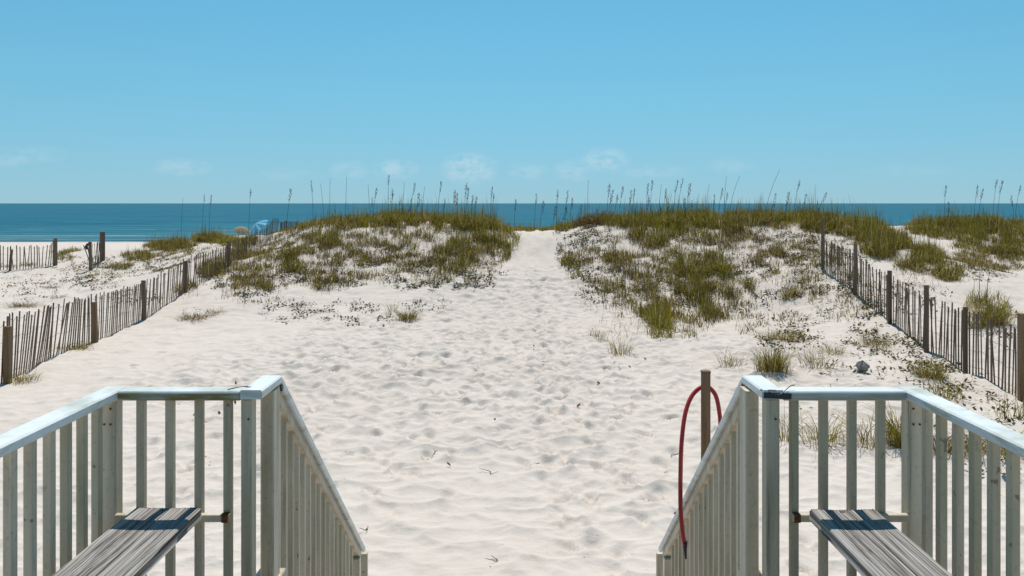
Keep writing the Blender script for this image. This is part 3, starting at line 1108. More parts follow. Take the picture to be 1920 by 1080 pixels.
fence('sand_fence', right_line, lambda r: lerp_list([16, 20, 28], [.112, .122, .14], r), lambda f: lerp_list([0, .15, .35, .6, .8, 1], [1.18, 1.16, 1.14, 1.12, 1.05, .92], f),
      [(*G(1917, 14.55), 1.45, .125, 'post_tan', 0), (*G(1810, 16.5), 1.25, .09, 'post_grey', 0.0), (*G(1737, 18.4), 1.40, .105, 'post_grey', 0.0),
       (*G(1668, 20.9), 1.25, .11, 'post_grey', 0.0), (*G(1604, 23.3), 1.35, .105, 'post_grey', 0), (*G(1543, 25.9), 1.50, .105, 'post_grey', 0)],
      'brown lath sand fence climbing the dune on the right', 0.010, 0.10, face=0.05, tilt=lambda f: lerp_list([0, .3, .5, 1], [.0, -.015, .01, -.01], f))
fence('sand_fence', [G(-30, 38.5), G(40, 39.2), G(103, 40.5)], 0.125, lambda f: lerp_list([0, .4, .9, 1], [1.12, 1.05, .98, 1.1], f),
      [(*G(104, 40.5), 1.26, .17, 'post_grey', 0), (*G(18, 38.9), .95, .12, 'post_grey', .1)], 'short distant lath fence at the far left before the beach', 0.03, 0.25, face=-0.1)
ef = fence('sand_fence', [G(171, 38.0), G(193, 41.5)], 0.22, lambda f: 1.15,
           [(*G(170, 38.0), 1.22, .14, 'post_grey', -.02), (*G(192, 41.3), 1.38, .24, 'post_grey', 0)], 'narrow end-on stub of lath fence between two dark posts', 0.16, 0.5)
bx_, by_ = G(163, 37.9)
bz_ = gz(bx_, by_) + 1.06
part('loose_end', MB().tube([(bx_ + .12, by_, bz_ + .1), (bx_ + .02, by_, bz_ + .06), (bx_ - .06, by_, bz_ - .06), (bx_ + .02, by_, bz_ - .12)], 0.06, 7), M['dark'], ef)
fence('sand_fence', [G(529, 39.0), G(560, 40.5)], 0.085, lambda f: .62, [(*G(527, 39.0), .62, .08, 'post_grey', 0.0), (*G(557, 40.4), .55, .08, 'post_grey', 0)],
      'few pale fence laths peeking over the left dune crest', 0.02, 0.2)


# ------------------------------------------------------------------ grass
def blades(base, h, lean, az_, width, tint, droop=None):
    """bent tapering strips; every array has one row per blade"""
    n = len(base)
    lv = np.array([0, .38, .74, 1.0])
    wv = np.array([.8, 1.0, .62, 0])
    dx, dy = np.cos(az_), np.sin(az_)
    face = az_ + np.pi / 2 + RNG.normal(0, .7, n)
    fx, fy = np.cos(face), np.sin(face)
    vs_ = np.empty((n, 7, 3), np.float32)
    k = 0
    for i in range(4):
        t = lv[i]
        out = lean * h * t ** 1.9
        up = h * (t - 0.42 * np.minimum(lean, 1.3) * t ** 2.6)
        c = np.c_[base[:, 0] + dx * out, base[:, 1] + dy * out, base[:, 2] + up]
        if i < 3:
            o = np.c_[fx, fy, np.zeros(n)] * (width * wv[i] / 2)[:, None]
            vs_[:, k] = c - o
            vs_[:, k + 1] = c + o
            k += 2
        else:
            vs_[:, k] = c
    b = (np.arange(n) * 7)[:, None]
    q1, q2, tr = b + [0, 1, 3, 2], b + [2, 3, 5, 4], b + [4, 5, 6]
    loops = np.concatenate([np.c_[q1, q2].ravel(), tr.ravel()])
    starts = np.concatenate([np.arange(2 * n) * 4, 8 * n + np.arange(n) * 3])
    tn = np.repeat(tint, 7, axis=0)
    return vs_.reshape(-1, 3), loops, starts, tn


GREEN = np.array([0.255, 0.220, 0.018])
DGREEN = np.array([0.115, 0.108, 0.012])
STRAW = np.array([0.40, 0.31, 0.14])
BROWN = np.array([0.140, 0.095, 0.045])
RED = np.array([0.165, 0.085, 0.035])


def tints(n, w):
    """w: weights for green, dark green, straw, brown, red-brown (n x 5)"""
    w = np.clip(w, 1e-4, None)
    w = w / w.sum(1, keepdims=True)
    r = RNG.random(n)[:, None]
    k = (r > np.cumsum(w, 1)).sum(1).clip(0, 4)
    pal = np.stack([GREEN, DGREEN, STRAW, BROWN, RED])
    return pal[k] * RNG.uniform(.65, 1.35, (n, 1)) * RNG.uniform(.92, 1.08, (n, 3))


# vegetation seen in the photo: (px, py, rx, ry, density, height, browness)
PATCH = [
    # thin brown understorey
    (610, 488, 150, 50, .39, .26, .9), (800, 478, 140, 46, .38, .26, .75), (470, 515, 80, 46, .39, .24, .7), (690, 450, 120, 24, .39, .26, .6), (560, 450, 60, 22, .34, .26, .5),
    (1250, 520, 180, 70, .38, .28, .8), (1130, 490, 90, 50, .38, .28, .85), (1480, 490, 110, 50, .33, .28, .8), (1350, 455, 140, 20, .30, .26, .8), (1560, 540, 60, 50, .22, .26, .8),
    (1200, 600, 90, 50, .16, .28, .9), (1400, 570, 60, 40, .16, .26, .8), (870, 520, 90, 22, .22, .22, .7), (1440, 610, 70, 40, .08, .26, .9), (1750, 500, 70, 22, .3, .28, .8),
    (1860, 490, 80, 24, .3, .28, .7), (330, 475, 80, 16, .2, .24, .7), (1640, 560, 60, 40, .12, .22, .7),
    # left of the path
    (760, 421, 110, 13, 1.0, .46, .18), (880, 426, 85, 16, 1.0, .48, .12), (650, 424, 60, 9, .8, .40, .35), (590, 428, 40, 6, .6, .34, .2),
    (900, 462, 75, 26, .95, .46, .2), (945, 468, 34, 28, .9, .46, .15), (860, 485, 50, 22, .8, .42, .4), (860, 505, 40, 12, .5, .34, .6),
    (618, 447, 34, 16, .85, .40, .15), (550, 497, 22, 18, 1.0, .40, .05), (600, 492, 80, 22, .30, .30, .75), (640, 505, 50, 22, .38, .30, .7),
    (775, 456, 38, 16, .45, .36, .4), (745, 478, 26, 22, .5, .34, .55), (690, 462, 22, 22, .35, .32, .6), (820, 470, 30, 20, .35, .3, .5),
    (500, 540, 20, 16, .85, .36, .8), (610, 535, 30, 16, .55, .32, .65), (450, 510, 55, 26, .38, .28, .45), (460, 480, 48, 14, .55, .34, .25),
    (400, 508, 30, 14, .75, .36, .45), (350, 545, 24, 14, .55, .32, .35), (500, 478, 24, 14, .5, .32, .3), (660, 520, 30, 18, .4, .28, .7),
    (820, 500, 60, 22, .18, .24, .6), (740, 520, 80, 18, .10, .2, .6), (470, 560, 60, 16, .10, .2, .5), (930, 505, 30, 12, .2, .26, .5), (540, 450, 40, 14, .35, .28, .4),
    (440, 455, 50, 10, .45, .32, .2), (530, 424, 24, 5, .7, .32, .05),
    # right of the path
    (1100, 419, 42, 9, 1.3, .40, 1.5), (1045, 428, 24, 6, .9, .32, .05), (1180, 422, 60, 11, .9, .42, .2), (1290, 421, 90, 13, 1.0, .45, .2), (1420, 423, 100, 14, 1.0, .45, .25),
    (1540, 426, 80, 16, 1.0, .45, .2), (1215, 452, 46, 24, .85, .42, .25), (1390, 437, 40, 12, .9, .40, .5), (1260, 440, 70, 12, .7, .40, .3),
    (1310, 512, 70, 32, 1.0, .46, .1), (1270, 490, 40, 20, .7, .4, .2), (1345, 562, 52, 28, 1.0, .46, .25), (1300, 545, 50, 26, .8, .42, .25), (1340, 590, 30, 18, .8, .42, .75),
    (1235, 600, 40, 30, .8, .44, .35), (1240, 628, 30, 16, .95, .42, .25), (1200, 575, 30, 24, .5, .38, .5), (1155, 492, 36, 18, .8, .42, .35), (1165, 500, 14, 14, .7, .36, .9),
    (1060, 505, 16, 24, .6, .42, .2), (1085, 520, 40, 24, .28, .30, .7), (1130, 520, 50, 28, .25, .30, .7), (1110, 580, 30, 24, .16, .30, .75), (1210, 540, 60, 30, .28, .30, .6),
    (1180, 470, 60, 20, .30, .3, .5), (1095, 450, 50, 16, .16, .22, .7), (1390, 545, 30, 20, .5, .38, .2), (1300, 470, 40, 14, .3, .3, .5), (1370, 465, 50, 12, .16, .24, .7),
    (1460, 470, 50, 20, .2, .28, .7), (1500, 545, 44, 18, .35, .34, .55), (1560, 545, 40, 30, .22, .30, .7), (1440, 480, 30, 10, .3, .3, .6), (1580, 580, 40, 30, .14, .24, .6),
    (1290, 600, 50, 40, .2, .3, .6), (1400, 600, 40, 20, .12, .24, .6), (1140, 610, 40, 30, .08, .26, .8), (1620, 570, 30, 20, .2, .24, .5),
    # beyond the right fence
    (1600, 430, 60, 16, 1.1, .44, .2), (1660, 466, 50, 20, 1.1, .42, .5), (1720, 490, 50, 18, 1.1, .42, .55), (1775, 515, 34, 13, .9, .36, .5), (1640, 455, 40, 18, 1.0, .42, .4),
    (1850, 590, 44, 34, .55, .42, .4), (1870, 580, 26, 24, .5, .42, .35),
    (1760, 430, 60, 16, 1.0, .40, .2), (1840, 435, 90, 20, 1.0, .40, .25), (1900, 445, 60, 26, .9, .40, .3), (1880, 480, 50, 14, .8, .36, .4), (1820, 465, 40, 12, .6, .34, .5),
    (1720, 505, 50, 14, .4, .3, .7), (1700, 540, 60, 20, .12, .2, .5),
    # beyond the left fence
    (385, 448, 40, 9, .9, .38, .15), (320, 463, 50, 9, .8, .36, .35), (258, 482, 34, 9, .7, .34, .35), (225, 500, 26, 10, .35, .28, .6), (110, 468, 50, 7, .5, .34, .1),
    (5, 447, 40, 14, .9, .5, .1), (122, 483, 20, 8, .4, .3, .6), (300, 480, 60, 12, .12, .2, .6), (190, 512, 50, 12, .12, .2, .7), (40, 500, 50, 6, .25, .24, .4),
]


def patch_fields(px, py):
    den = np.zeros(len(px))
    hh = np.zeros(len(px))
    br = np.zeros(len(px))
    ws = np.full(len(px), 1e-6)
    for cx, cy, rx, ry, dn, h, b in PATCH:
        r2 = ((px - cx) / rx) ** 2 + ((py - cy) / ry) ** 2
        w = np.clip(1.25 - r2, 0, 1) * dn
        den = np.maximum(den, w)
        hh += w * h
        br += w * b
        ws += w
    return den, hh / ws, br / ws


NC = 1500000
cxs = RNG.uniform(-27, 29, NC)
cys = RNG.uniform(18.0, 47, NC)
keep = np.abs(cxs) < 0.60 * cys + 3
cxs, cys = cxs[keep], cys[keep]
czs = macro(cxs, cys)
cpx = 960 + cxs / cys * F
cpy = HZ + (EYE - czs) / cys * F
den, hh, br = patch_fields(cpx, cpy)
# the lee side of the crest carries the same grass
lee = (cys > 34.2) & (cys < 41) & (np.abs(cxs - 1.0) > 1.0) & (cxs > -8.5) & (cxs < 13.5)
den = np.where(lee, np.maximum(den, 0.42 * sstep(40, 35.5, cys)), den)
hh = np.where(hh < .05, .42, hh)
# clumpy growth
cl = fbm(cxs * 2.4, cys * 2.4, 3)
den = den * np.where(den < .4, np.clip((cl - 0.42) * 8.5, 0, 2.0), np.clip((cl - 0.32) * 5.0, 0.08, 1.35))
lee2 = (cys > 37.6) & (cys < 42) & (np.abs(cxs - 1.0) < 1.9)
den = np.where(lee2, np.maximum(den, .55), den)
hh = np.where(lee2, .27, hh)
on_path = (cys < 37.6) & (np.abs(cxs - path_x(cys)) < (0.58 + 0.35 * fbm(cxs * 1.5 + 9, cys * 1.5, 2)) * np.interp(cys, [18, 24, 28, 32, 36, 42], [6, 3.6, 1.9, .95, .62, .6]))
den[on_path] = 0
sel = RNG.random(len(den)) < den * 0.98
sel &= den > 0.02
bx, by = cxs[sel], cys[sel]
bh, bb, bd = hh[sel], br[sel], den[sel]
n = len(bx)
if n > 240000:
    kk = RNG.choice(n, 240000, False)
    bx, by, bh, bb, bd = bx[kk], by[kk], bh[kk], bb[kk], bd[kk]
    n = len(bx)
bz = ground(bx, by)
tall = (RNG.random(n) < .05) & (bd > .4)
h = bh * RNG.uniform(.55, 1.25, n) * np.clip(.7 + .4 * bd, .6, 1.1) * np.where(tall, RNG.uniform(1.3, 2.3, n), 1) * (.5 + 1.0 * fbm(bx * 1.3 + 21, by * 1.3, 2))
lean = np.where(tall, .12, np.abs(RNG.normal(.55, .42, n)) + .06)
azm = RNG.uniform(0, 2 * np.pi, n)
wdt = RNG.uniform(.010, .019, n)
loc_b = np.clip(bb + 1.3 * (fbm(bx * 1.1 + 5, by * 1.1, 2) - .5), 0, 1.6)
wts = np.c_[1.0 - .75 * np.minimum(loc_b, 1), 0.36 * np.ones(n), .40 + .25 * loc_b, .12 + 1.0 * loc_b, 2.2 * np.clip(loc_b - .9, 0, 1)]
v, lo, st, tn = blades(np.c_[bx, by, bz - .02], h, lean, azm, wdt, tints(n, wts))
me = raw_mesh('dune_grass', v, lo, st, None, M['grass'], tn)
tag(link('dune_grass', me), 'olive green and brown grass covering the dunes', 'grass', None, 'stuff')

# ------------------------------------------------------------------ creeping leaves and litter on the sand (nobody could count them)
VINE = [(1640, 600, 40, 40, .7), (1575, 545, 36, 46, .9), (1700, 655, 44, 26, .7), (1480, 470, 80, 40, .7), (1420, 560, 70, 40, .5), (1500, 600, 60, 40, .4), (1590, 470, 50, 30, .6), (600, 585, 110, 26, .5), (830, 525, 120, 26, 1.0), (680, 600, 60, 18, .4), (800, 575, 50, 14, .3), (480, 548, 60, 22, .9), (420, 525, 50, 20, .9), (540, 520, 60, 24, .7),
        (640, 520, 60, 26, .9), (720, 480, 70, 30, .9), (560, 460, 70, 22, .9), (370, 590, 30, 10, .6), (250, 560, 60, 14, .25), (170, 530, 60, 16, .4), (60, 540, 60, 30, .14),
        (820, 495, 90, 24, .8), (900, 500, 40, 22, .6), (1100, 480, 60, 40, .9), (1150, 540, 80, 36, .8), (1250, 540, 120, 50, .6), (1430, 500, 80, 40, .5), (1530, 540, 60, 50, .8),
        (1480, 640, 70, 26, .5), (1630, 640, 60, 40, .5), (1680, 660, 50, 26, .4), (1740, 700, 70, 30, .5), (1800, 730, 70, 26, .45), (1860, 740, 40, 20, .4), (1600, 690, 80, 30, .15),
        (1780, 800, 110, 40, .3), (1860, 900, 60, 80, .25), (1880, 820, 60, 60, .35), (1100, 440, 60, 20, .8), (1300, 460, 80, 24, .6), (1700, 560, 80, 40, .35), (1880, 620, 50, 40, .4),
        (1850, 510, 60, 20, .3), (200, 500, 120, 20, .3), (300, 495, 60, 20, .5), (1190, 690, 60, 30, .03), (900, 760, 300, 120, .0025), (1250, 960, 80, 80, .02), (400, 800, 90, 90, .006),
        (1560, 760, 80, 30, .06)]
NV = 900000
vx = RNG.uniform(-27, 29, NV)
vy = RNG.uniform(6.5, 44, NV)
keep = np.abs(vx) < 0.60 * vy + 1
vx, vy = vx[keep], vy[keep]
vz = macro(vx, vy)
vpx, vpy = 960 + vx / vy * F, HZ + (EYE - vz) / vy * F
dv = np.zeros(len(vx))
for cx, cy, rx, ry, dn in VINE:
    r2 = ((vpx - cx) / rx) ** 2 + ((vpy - cy) / ry) ** 2
    dv = np.maximum(dv, np.clip(1.2 - r2, 0, 1) * dn)
cl = fbm(vx * 3.0 + 50, vy * 3.0, 3)
dv *= np.clip((cl - .46) * 7, 0, 1.3)
s2 = RNG.random(len(vx)) < dv * 1.3
vx, vy = vx[s2], vy[s2]
n = len(vx)
vz = ground(vx, vy)
a = RNG.uniform(0, 6.283, n)
ln = RNG.uniform(.022, .056, n)
wd = ln * RNG.uniform(.25, .6, n)
tl = RNG.uniform(-.2, .9, n)
c, s = np.cos(a), np.sin(a)
ctr = np.c_[vx, vy, vz + RNG.uniform(.008, .07, n)]
d1 = np.c_[c * np.cos(tl), s * np.cos(tl), np.sin(tl)] * ln[:, None]
d2 = np.c_[-s, c, RNG.uniform(-.5, .5, n)] * wd[:, None]
vs_ = np.stack([ctr - d1, ctr - d2 + d1 * .1, ctr + d1, ctr + d2 + d1 * .1], 1).reshape(-1, 3)
tt = tints(n, np.c_[np.full(n, .12), np.full(n, 1.1), np.full(n, .15), np.full(n, .8), np.zeros(n)]) * .55
me = raw_mesh('creeping_plants', vs_, np.arange(4 * n), np.arange(n) * 4, None, M['leaf'], np.repeat(tt, 4, axis=0))
tag(link('creeping_plants', me), 'small dark creeping leaves and litter scattered over the sand', 'ground cover', None, 'stuff')
# runners and dry stalks among the dune grass
ns = 5200
sx_, sy_ = RNG.uniform(-14, 22, ns * 12), RNG.uniform(18, 40, ns * 12)
sz_ = macro(sx_, sy_)
spx, spy = 960 + sx_ / sy_ * F, HZ + (EYE - sz_) / sy_ * F
dn_, _, _ = patch_fields(spx, spy)
ok = (RNG.random(len(dn_)) < np.clip(dn_ * 3, 0, .8) * (dn_ < .6)) & (np.abs(sx_ - path_x(sy_)) > 1.0)
sx_, sy_ = sx_[ok][:ns], sy_[ok][:ns]
n = len(sx_)
tt = tints(n, np.c_[np.full(n, .05), np.full(n, .15), np.full(n, .35), np.full(n, 1.0), np.full(n, .1)])
v, lo, st, tn = blades(np.c_[sx_, sy_, ground(sx_, sy_)], RNG.uniform(.15, .5, n), np.abs(RNG.normal(.9, .8, n)), RNG.uniform(0, 6.28, n), RNG.uniform(.006, .011, n), tt)
me = raw_mesh('dry_stalks', v, lo, st, None, M['grass'], tn)
tag(link('dry_stalks', me), 'dry brown stalks standing thinly between the grass tufts', 'dry grass', None, 'stuff')

# ------------------------------------------------------------------ single grass tufts on the open sand
TUFTS = [
    # px, py of the foot, spread m, blades, height, brown, lean, label
    (765, 603, .34, 330, .40, .6, .6, 'round olive brown grass tuft alone on sand left of the path'),
    (1163, 668, .30, 90, .42, .35, .5, 'thin green tuft at the front edge of the right dune grass'),
    (1124, 640, .30, 60, .34, .8, .5, 'thin dry tuft left of the green front tuft on the right dune'),
    (1448, 706, .36, 520, .55, .25, .35, 'dense yellow green tuft just behind the right railing corner'),
    (1465, 640, .60, 300, .36, .65, 1.0, 'low sprawling brown green tuft left of the grey rock'),
    (1530, 690, .42, 120, .50, .45, .7, 'sparse leaning tuft between the yellow green tuft and the rock'),
    (1560, 665, .40, 130, .30, .5, .9, 'low sprawling tuft up the sand just left of the rock'),
    (1640, 650, .45, 190, .36, .55, .8, 'mixed green brown tuft above the grey rock'),
    (1745, 712, .36, 300, .36, .25, .6, 'bright olive tuft at the foot of the right fence'),
    (1770, 750, .40, 110, .50, .6, .6, 'wiry brown tuft behind the right railing corner post'),
    (1480, 560, .36, 240, .50, .3, .45, 'upright pale green tuft halfway up the right dune slope'),
    (1370, 690, .30, 70, .42, .6, .7, 'thin dry tuft left of the yellow green tuft'),
    (1690, 842, .22, 330, .62, .25, .45, 'tall green gold tuft seen through the right front balusters'),
    (1540, 836, .34, 120, .52, .4, .75, 'thin grey green tuft seen between the right front balusters'),
    (1475, 830, .26, 60, .50, .4, .6, 'thin wispy tuft beside the left end post of right railing'),
    (1630, 840, .30, 110, .50, .5, .9, 'leaning dry tuft next to the tall green gold tuft'),
    (1765, 850, .34, 300, .30, .95, .9, 'dark brown matted tuft behind the right side railing'),
    (1835, 848, .36, 240, .30, .9, 1.0, 'brown matted tuft behind the railing at the far right'),
    (1905, 790, .40, 90, .50, .45, .6, 'wispy tuft above the right side rail near the picture edge'),
    (1900, 860, .40, 130, .38, .6, .8, 'low dry tuft behind the right side rail near the edge'),
    (45, 577, .55, 260, .30, 1.2, 1.2, 'brown scraggly bush on flat sand beyond the left fence'),
    (110, 560, .28, 70, .20, 1.0, 1.0, 'small brown sprig on the sand beyond the left fence'),
    (100, 541, .35, 110, .22, .9, 1.1, 'flat brown sprig higher on sand beyond the left fence'),
    (360, 600, .42, 200, .28, 1.1, 1.1, 'low twiggy brown shrub right of the left fence'),
    (405, 590, .30, 90, .24, .9, 1.0, 'smaller twiggy shrub beside the low brown shrub'),
    (145, 655, .42, 220, .22, .15, .7, 'green tuft at the foot of the left fence by its post'),
    (40, 718, .36, 170, .24, .15, .7, 'green tuft beside the nearest left fence post'),
    (735, 590, .25, 40, .40, .6, .4, 'few upright stalks beside the round olive tuft'),
    (1855, 612, .55, 520, .55, .4, .7, 'bushy olive tuft behind the right fence laths'),
]
for px, py, sp, nb, hgt, brn, ln_, lab in TUFTS:
    gx, gy, g0 = ray_ground(px, py)
    r = sp * np.sqrt(RNG.random(nb)) * RNG.uniform(.3, 1, nb)
    th_ = RNG.uniform(0, 6.283, nb)
    X = gx + r * np.cos(th_)
    Y = gy + r * np.sin(th_)
    Z = ground(X, Y)
    o0 = (gx, gy, float(ground(np.array([gx]), np.array([gy]))[0]))
    hb = hgt * RNG.uniform(.45, 1.25, nb)
    lnv = np.abs(RNG.normal(1.35 * ln_, .6 * ln_, nb)) + .05
    azb = th_ + RNG.normal(0, .8, nb)
    b_ = np.full(nb, brn)
    w5 = np.c_[1.0 - .75 * np.minimum(b_, 1), np.full(nb, .4), .35 + .2 * b_, .12 + 1.0 * b_, 2 * np.clip(b_ - .9, 0, 1)]
    v, lo, st, tn = blades(np.c_[X, Y, Z - .015] - np.array(o0), hb, lnv, azb, RNG.uniform(.005, .010, nb), tints(nb, w5))
    me = raw_mesh('grass_tuft', v, lo, st, None, M['grass'], tn)
    o = link('grass_tuft', me, None, o0)
    tag(o, lab, 'grass', 'separate grass tufts on the sand')


# ------------------------------------------------------------------ sea oats on the crest
def head_mesh(k):
    """drooping one-sided seed head of flat spikelets; local, stem tip at z = 0"""
    rs = np.random.default_rng(100 + k)
    vs_, fs, tn = [], [], []
    L = 0.46
    for i in range(46):
        t = rs.random()
        z = -t * L * .95
        side = rs.uniform(-1, 1)
        off = (0.012 + 0.045 * math.sin(math.pi * min(1, t * .9 + .1)) * rs.random())
        x = off * (0.8 if rs.random() < .75 else -0.7)
        c = np.array([x, off * side * .6, z])
        d = np.array([rs.uniform(.1, .6), rs.uniform(-.4, .4), -1.0])
        d /= np.linalg.norm(d)
        l, w = rs.uniform(.018, .034), rs.uniform(.006, .011)
        a = rs.uniform(0, 3.14)
        sd = np.array([math.cos(a), math.sin(a), .2]) * w
        b = len(vs_)
        vs_ += [c - d * l, c + sd, c + d * l, c - sd]
        fs.append((b, b + 1, b + 2, b + 3))
        col = np.array([0.13, 0.095, 0.05]) * rs.uniform(.5, 1.4)
        tn += [col] * 4
    return raw_mesh('seed_head', np.array(vs_), np.array(fs).ravel(), np.arange(len(fs)) * 4, None, M['head'], np.array(tn))


HEADS = [head_mesh(k) for k in range(5)]
# px of the tip, py of the tip, lean px (tip minus foot), has head, depth
OATS = [(343, 370, 2, 0, 45), (383, 365, 4, 1, 45), (396, 366, 6, 1, 45), (470, 354, 2, 1, 40), (545, 354, 6, 1, 37), (583, 338, -6, 1, 36), (601, 344, -6, 0, 36),
        (619, 334, 2, 0, 36), (650, 332, 3, 0, 35.5), (690, 345, -4, 0, 35.5), (698, 370, 4, 1, 35), (706, 352, 6, 1, 35), (729, 328, 2, 1, 35), (736, 354, 1, 1, 35),
        (758, 342, 2, 0, 35.3), (778, 342, 8, 1, 35), (772, 372, 6, 1, 35.6), (785, 362, 4, 1, 35), (796, 350, 5, 0, 35), (827, 340, 6, 1, 35), (834, 372, 4, 1, 35.4),
        (853, 356, 4, 1, 35), (857, 362, 4, 1, 35.6), (875, 343, 5, 1, 35), (878, 352, 5, 1, 35.8), (887, 366, 5, 1, 35), (894, 368, 5, 1, 35), (923, 350, 4, 1, 35.2),
        (926, 362, 4, 1, 35.8), (967, 374, 3, 1, 36), (1006, 363, 4, 1, 37), (1019, 376, 7, 1, 37), (1046, 356, 3, 1, 36), (1042, 386, 5, 1, 36.4), (1065, 357, 6, 1, 35.5),
        (1073, 371, 5, 1, 35.5), (1103, 338, 1, 0, 35), (1143, 344, 6, 1, 35), (1149, 356, 8, 1, 35.6), (1168, 350, 6, 1, 35), (1158, 364, 6, 1, 35.4), (1184, 356, 6, 1, 35),
        (1190, 353, 5, 1, 35.4), (1215, 344, 4, 1, 35), (1223, 338, 4, 1, 35.2), (1217, 366, 4, 1, 35.7), (1249, 354, 6, 1, 35), (1240, 346, 4, 0, 35), (1271, 338, 10, 1, 35),
        (1281, 334, 10, 1, 35), (1284, 370, 5, 1, 35.5), (1294, 344, 8, 1, 35), (1298, 376, 8, 1, 35.4), (1330, 345, 6, 0, 35), (1340, 364, 4, 1, 35), (1355, 352, 10, 1, 35),
        (1364, 360, 4, 1, 35.5), (1362, 330, 4, 0, 35), (1387, 330, 22, 0, 35), (1462, 318, 26, 0, 34), (1455, 362, 8, 1, 34), (1479, 360, 8, 1, 34), (1500, 338, 10, 1, 34),
        (1512, 364, 8, 1, 34), (1550, 360, 18, 1, 33.5), (1535, 390, 10, 1, 33.5), (1585, 400, 8, 1, 33), (1774, 348, 6, 1, 41), (1779, 378, 4, 1, 41), (1746, 400, 6, 1, 40),
        (1833, 347, 8, 1, 41), (1843, 354, 8, 1, 41.5), (1870, 336, 12, 1, 41), (1880, 339, 14, 1, 41.3), (1896, 366, -8, 1, 41), (1914, 347, 10, 1, 41),
        (1260, 385, 6, 1, 35), (1062, 388, 8, 1, 36), (1090, 384, 10, 1, 35), (1120, 392, 8, 1, 35), (1134, 396, 8, 1, 35.2), (1238, 388, -6, 1, 35)]
ONES = 'zeroth first second third fourth fifth sixth seventh eighth ninth tenth eleventh twelfth thirteenth fourteenth fifteenth sixteenth seventeenth eighteenth nineteenth'.split()


def ordinal(k):
    if k < 20:
        return ONES[k]
    t, u_ = divmod(k, 10)
    return (['', '', 'twentieth', 'thirtieth', 'fortieth'][t] if u_ == 0 else ['', '', 'twenty', 'thirty', 'forty'][t] + '-' + ONES[u_])


def oat_zone(px, d):
    return 'beyond the left fence' if d > 42 else 'left of the path' if px < 1000 else 'right of the path' if px < 1620 else 'beyond the right fence'


COUNT = {}
for i, (px, py, lp, hd, d) in enumerate(sorted(OATS)):
    tx, ty, tz = P(px, py, d)
    fx = tx - lp * d / F
    fy = d + random.uniform(-.25, .25)
    fz = gz(fx, fy)
    where = oat_zone(px, d)
    kind_ = 'seed-headed' if hd else 'bare thin'
    COUNT[where, hd] = COUNT.get((where, hd), 0) + 1
    same = sum(1 for q in OATS if q[3] == hd and oat_zone(q[0], q[4]) == where)
    nth = '' if same == 1 else ordinal(COUNT[where, hd]) + ' '
    root = empty('sea_oat', (fx, fy, fz), (nth + f'{kind_} sea oat from the left on the crest {where}') if nth else f'only {kind_} sea oat stalk on the ridge {where}',
                 'sea oat', 'sea oats on the dune crest')
    H = tz - fz
    stem = []
    for t in np.linspace(0, 1, 7):
        stem.append((fx + (tx - fx) * t ** 1.8, fy + (ty - fy) * t, fz - .03 + (H + .03) * t))
    part('stem', MB().tube(stem, 0.0085, 5, 0.005), M['twig'], root)
    if hd:
        o = link('seed_head', HEADS[i % 5], root, (tx - fx, ty - fy, H + 0.005))
        big = random.uniform(.9, 1.3) * (1.15 if px > 1600 else 1.0)
        sgn = 1 if lp >= 0 else -1
        o.scale = (big * sgn * random.uniform(.8, 1.3), big, big)
        o.rotation_euler = (random.gauss(0, .08), sgn * min(.55, abs(lp) * .018 + abs(random.gauss(0, .05))), random.gauss(0, .35))

# ------------------------------------------------------------------ rock
rx_, ry_, rz_ = ray_ground(1617, 701)
rs = np.random.default_rng(5)
vs_, fs = [], []
nu, nv = 16, 10
for j in range(nv):
    ph = math.pi * j / (nv - 1)
    for i in range(nu):
        th_ = 2 * math.pi * i / nu
        n_ = (1 + .22 * math.sin(2 * th_ + 1.1 + ph) * math.sin(ph) + .12 * math.sin(5 * th_ + 2 * ph)) * min(1.0, .62 / max(.2, abs(math.sin(ph) * math.cos(th_ - .5)) * .8 + abs(math.cos(ph)) * .62)) + rs.uniform(-.04, .04)
        r = .10 * n_
        vs_.append((r * 1.0 * math.sin(ph) * math.cos(th_), r * .9 * math.sin(ph) * math.sin(th_), .09 + r * 1.0 * math.cos(ph)))
fs = [(j * nu + i, (j + 1) * nu + i, (j + 1) * nu + (i + 1) % nu, j * nu + (i + 1) % nu) for j in range(nv - 1) for i in range(nu)]
me = MB().add(vs_, fs).mesh('rock', M['rock'])
tag(link('rock', me, None, (rx_, ry_, gz(rx_, ry_))), 'lone grey rock lying on the sand above the right railing', 'rock')


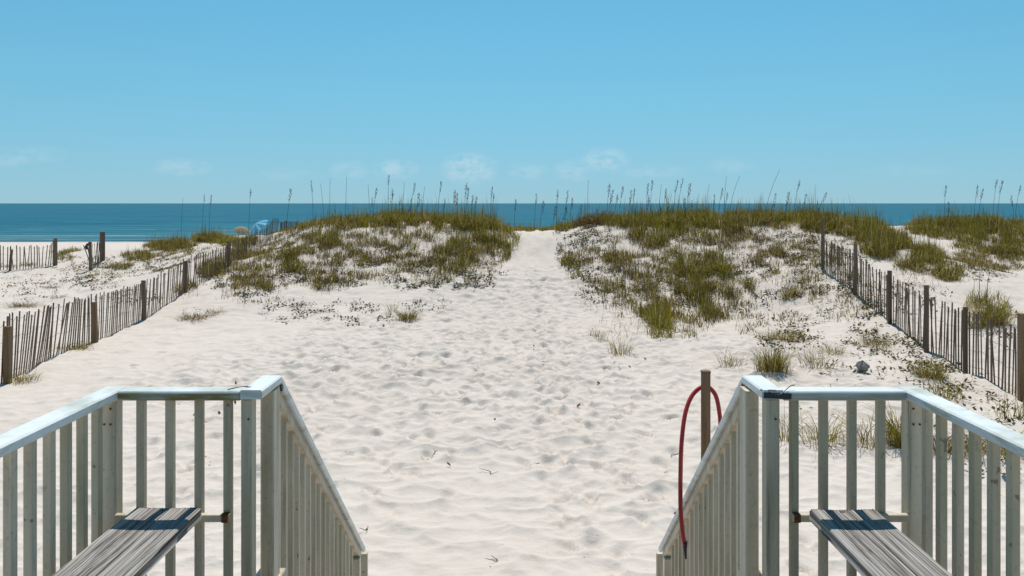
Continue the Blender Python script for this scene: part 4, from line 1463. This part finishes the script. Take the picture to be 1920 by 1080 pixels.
# ------------------------------------------------------------------ beach umbrellas
def umbrella(px, py, d, rad, tilt, yaw, cloth, label):
    x, yv, zc = P(px, py, d)
    zg = gz(x, yv)
    root = empty('beach_umbrella', (x, yv, zg), label, 'umbrella', 'umbrellas on the beach')
    rot = Matrix.Rotation(yaw, 4, 'Y') @ Matrix.Rotation(tilt, 4, 'X')
    vs_, n8, rings = [], 24, 5
    for j in range(rings):
        t = (j + .02) / (rings - 1)
        for i in range(n8):
            a = 2 * math.pi * i / n8
            sc = 1 - .05 * abs(math.sin(4 * a)) * t
            vs_.append((rad * t * sc * math.cos(a), rad * t * sc * math.sin(a), rad * .42 * (1 - t ** 1.7)))
    fs = [(j * n8 + i, (j + 1) * n8 + i, (j + 1) * n8 + (i + 1) % n8, j * n8 + (i + 1) % n8) for j in range(rings - 1) for i in range(n8)]
    c = link('canopy', MB().add(vs_, fs).mesh('canopy', cloth, smooth=True), root, (0, 0, zc - zg))
    c.rotation_euler = rot.to_euler()
    top = Vector((0, 0, zc - zg)) + rot @ Vector((0, 0, rad * .42))
    part('pole', MB().tube([Vector((x, yv, zg - .3)), Vector((x, yv, zc)), root.location + top + Vector((0, 0, .03))], .022, 8), M['pole'], root)
    for i in range(8):
        a = 2 * math.pi * i / 8
        tip = rot @ Vector((rad * .93 * math.cos(a), rad * .93 * math.sin(a), rad * .02))
        part('rib', MB().tube([(x, yv, zc), Vector((x, yv, zc)) + tip], .008, 5), M['pole'], root)
    return root


umbrella(485, 426, 66, .85, math.radians(24), math.radians(-34), M['cloth_blue'], 'tilted blue and white striped beach umbrella')
umbrella(453, 432, 68, .62, math.radians(26), math.radians(14), M['cloth_beige'], 'tilted beige beach umbrella left of the blue one')


# ------------------------------------------------------------------ single twigs on the open sand
def twig(px, py, sz, seed, label):
    gx, gy, _ = ray_ground(px, py)
    g0 = gz(gx, gy)
    rs_ = random.Random(seed)
    o0 = (gx, gy, g0)
    mb = MB()
    for k in range(rs_.randint(2, 4)):
        a = rs_.uniform(0, 6.28)
        pts_ = []
        x, yv, z = rs_.uniform(-.2, .2) * sz, rs_.uniform(-.2, .2) * sz, .008
        for i in range(6):
            pts_.append((gx + x, gy + yv, gz(gx + x, gy + yv) + z))
            a += rs_.uniform(-.7, .7)
            x += math.cos(a) * sz * .18
            yv += math.sin(a) * sz * .18
            z = max(.006, z + rs_.uniform(-.02, .035) * sz * 4)
        mb.add(*(lambda m: (m.v, m.f))(MB().tube(pts_, .004, 5, .002)))
    me_ = mb.mesh('twig', M['twig'], o0)
    tag(link('twig', me_, None, o0), label, 'twig', 'dry twigs on the sand')


twig(918, 886, .16, 1, 'curled dry twig in the middle of the open sand')
twig(1259, 862, .20, 2, 'dry sprig on the sand left of the hose')
twig(935, 1060, .12, 3, 'tiny twig on the sand at the bottom centre')
twig(1190, 688, .14, 4, 'small dark twig below the thin green tuft')
twig(1655, 715, .18, 5, 'short dark stick on the sand right of the rock')
twig(810, 858, .14, 6, 'faint twig in a footprint left of the curled twig')
twig(690, 1005, .10, 9, 'tiny dark twig beside the foot of left stair railing')
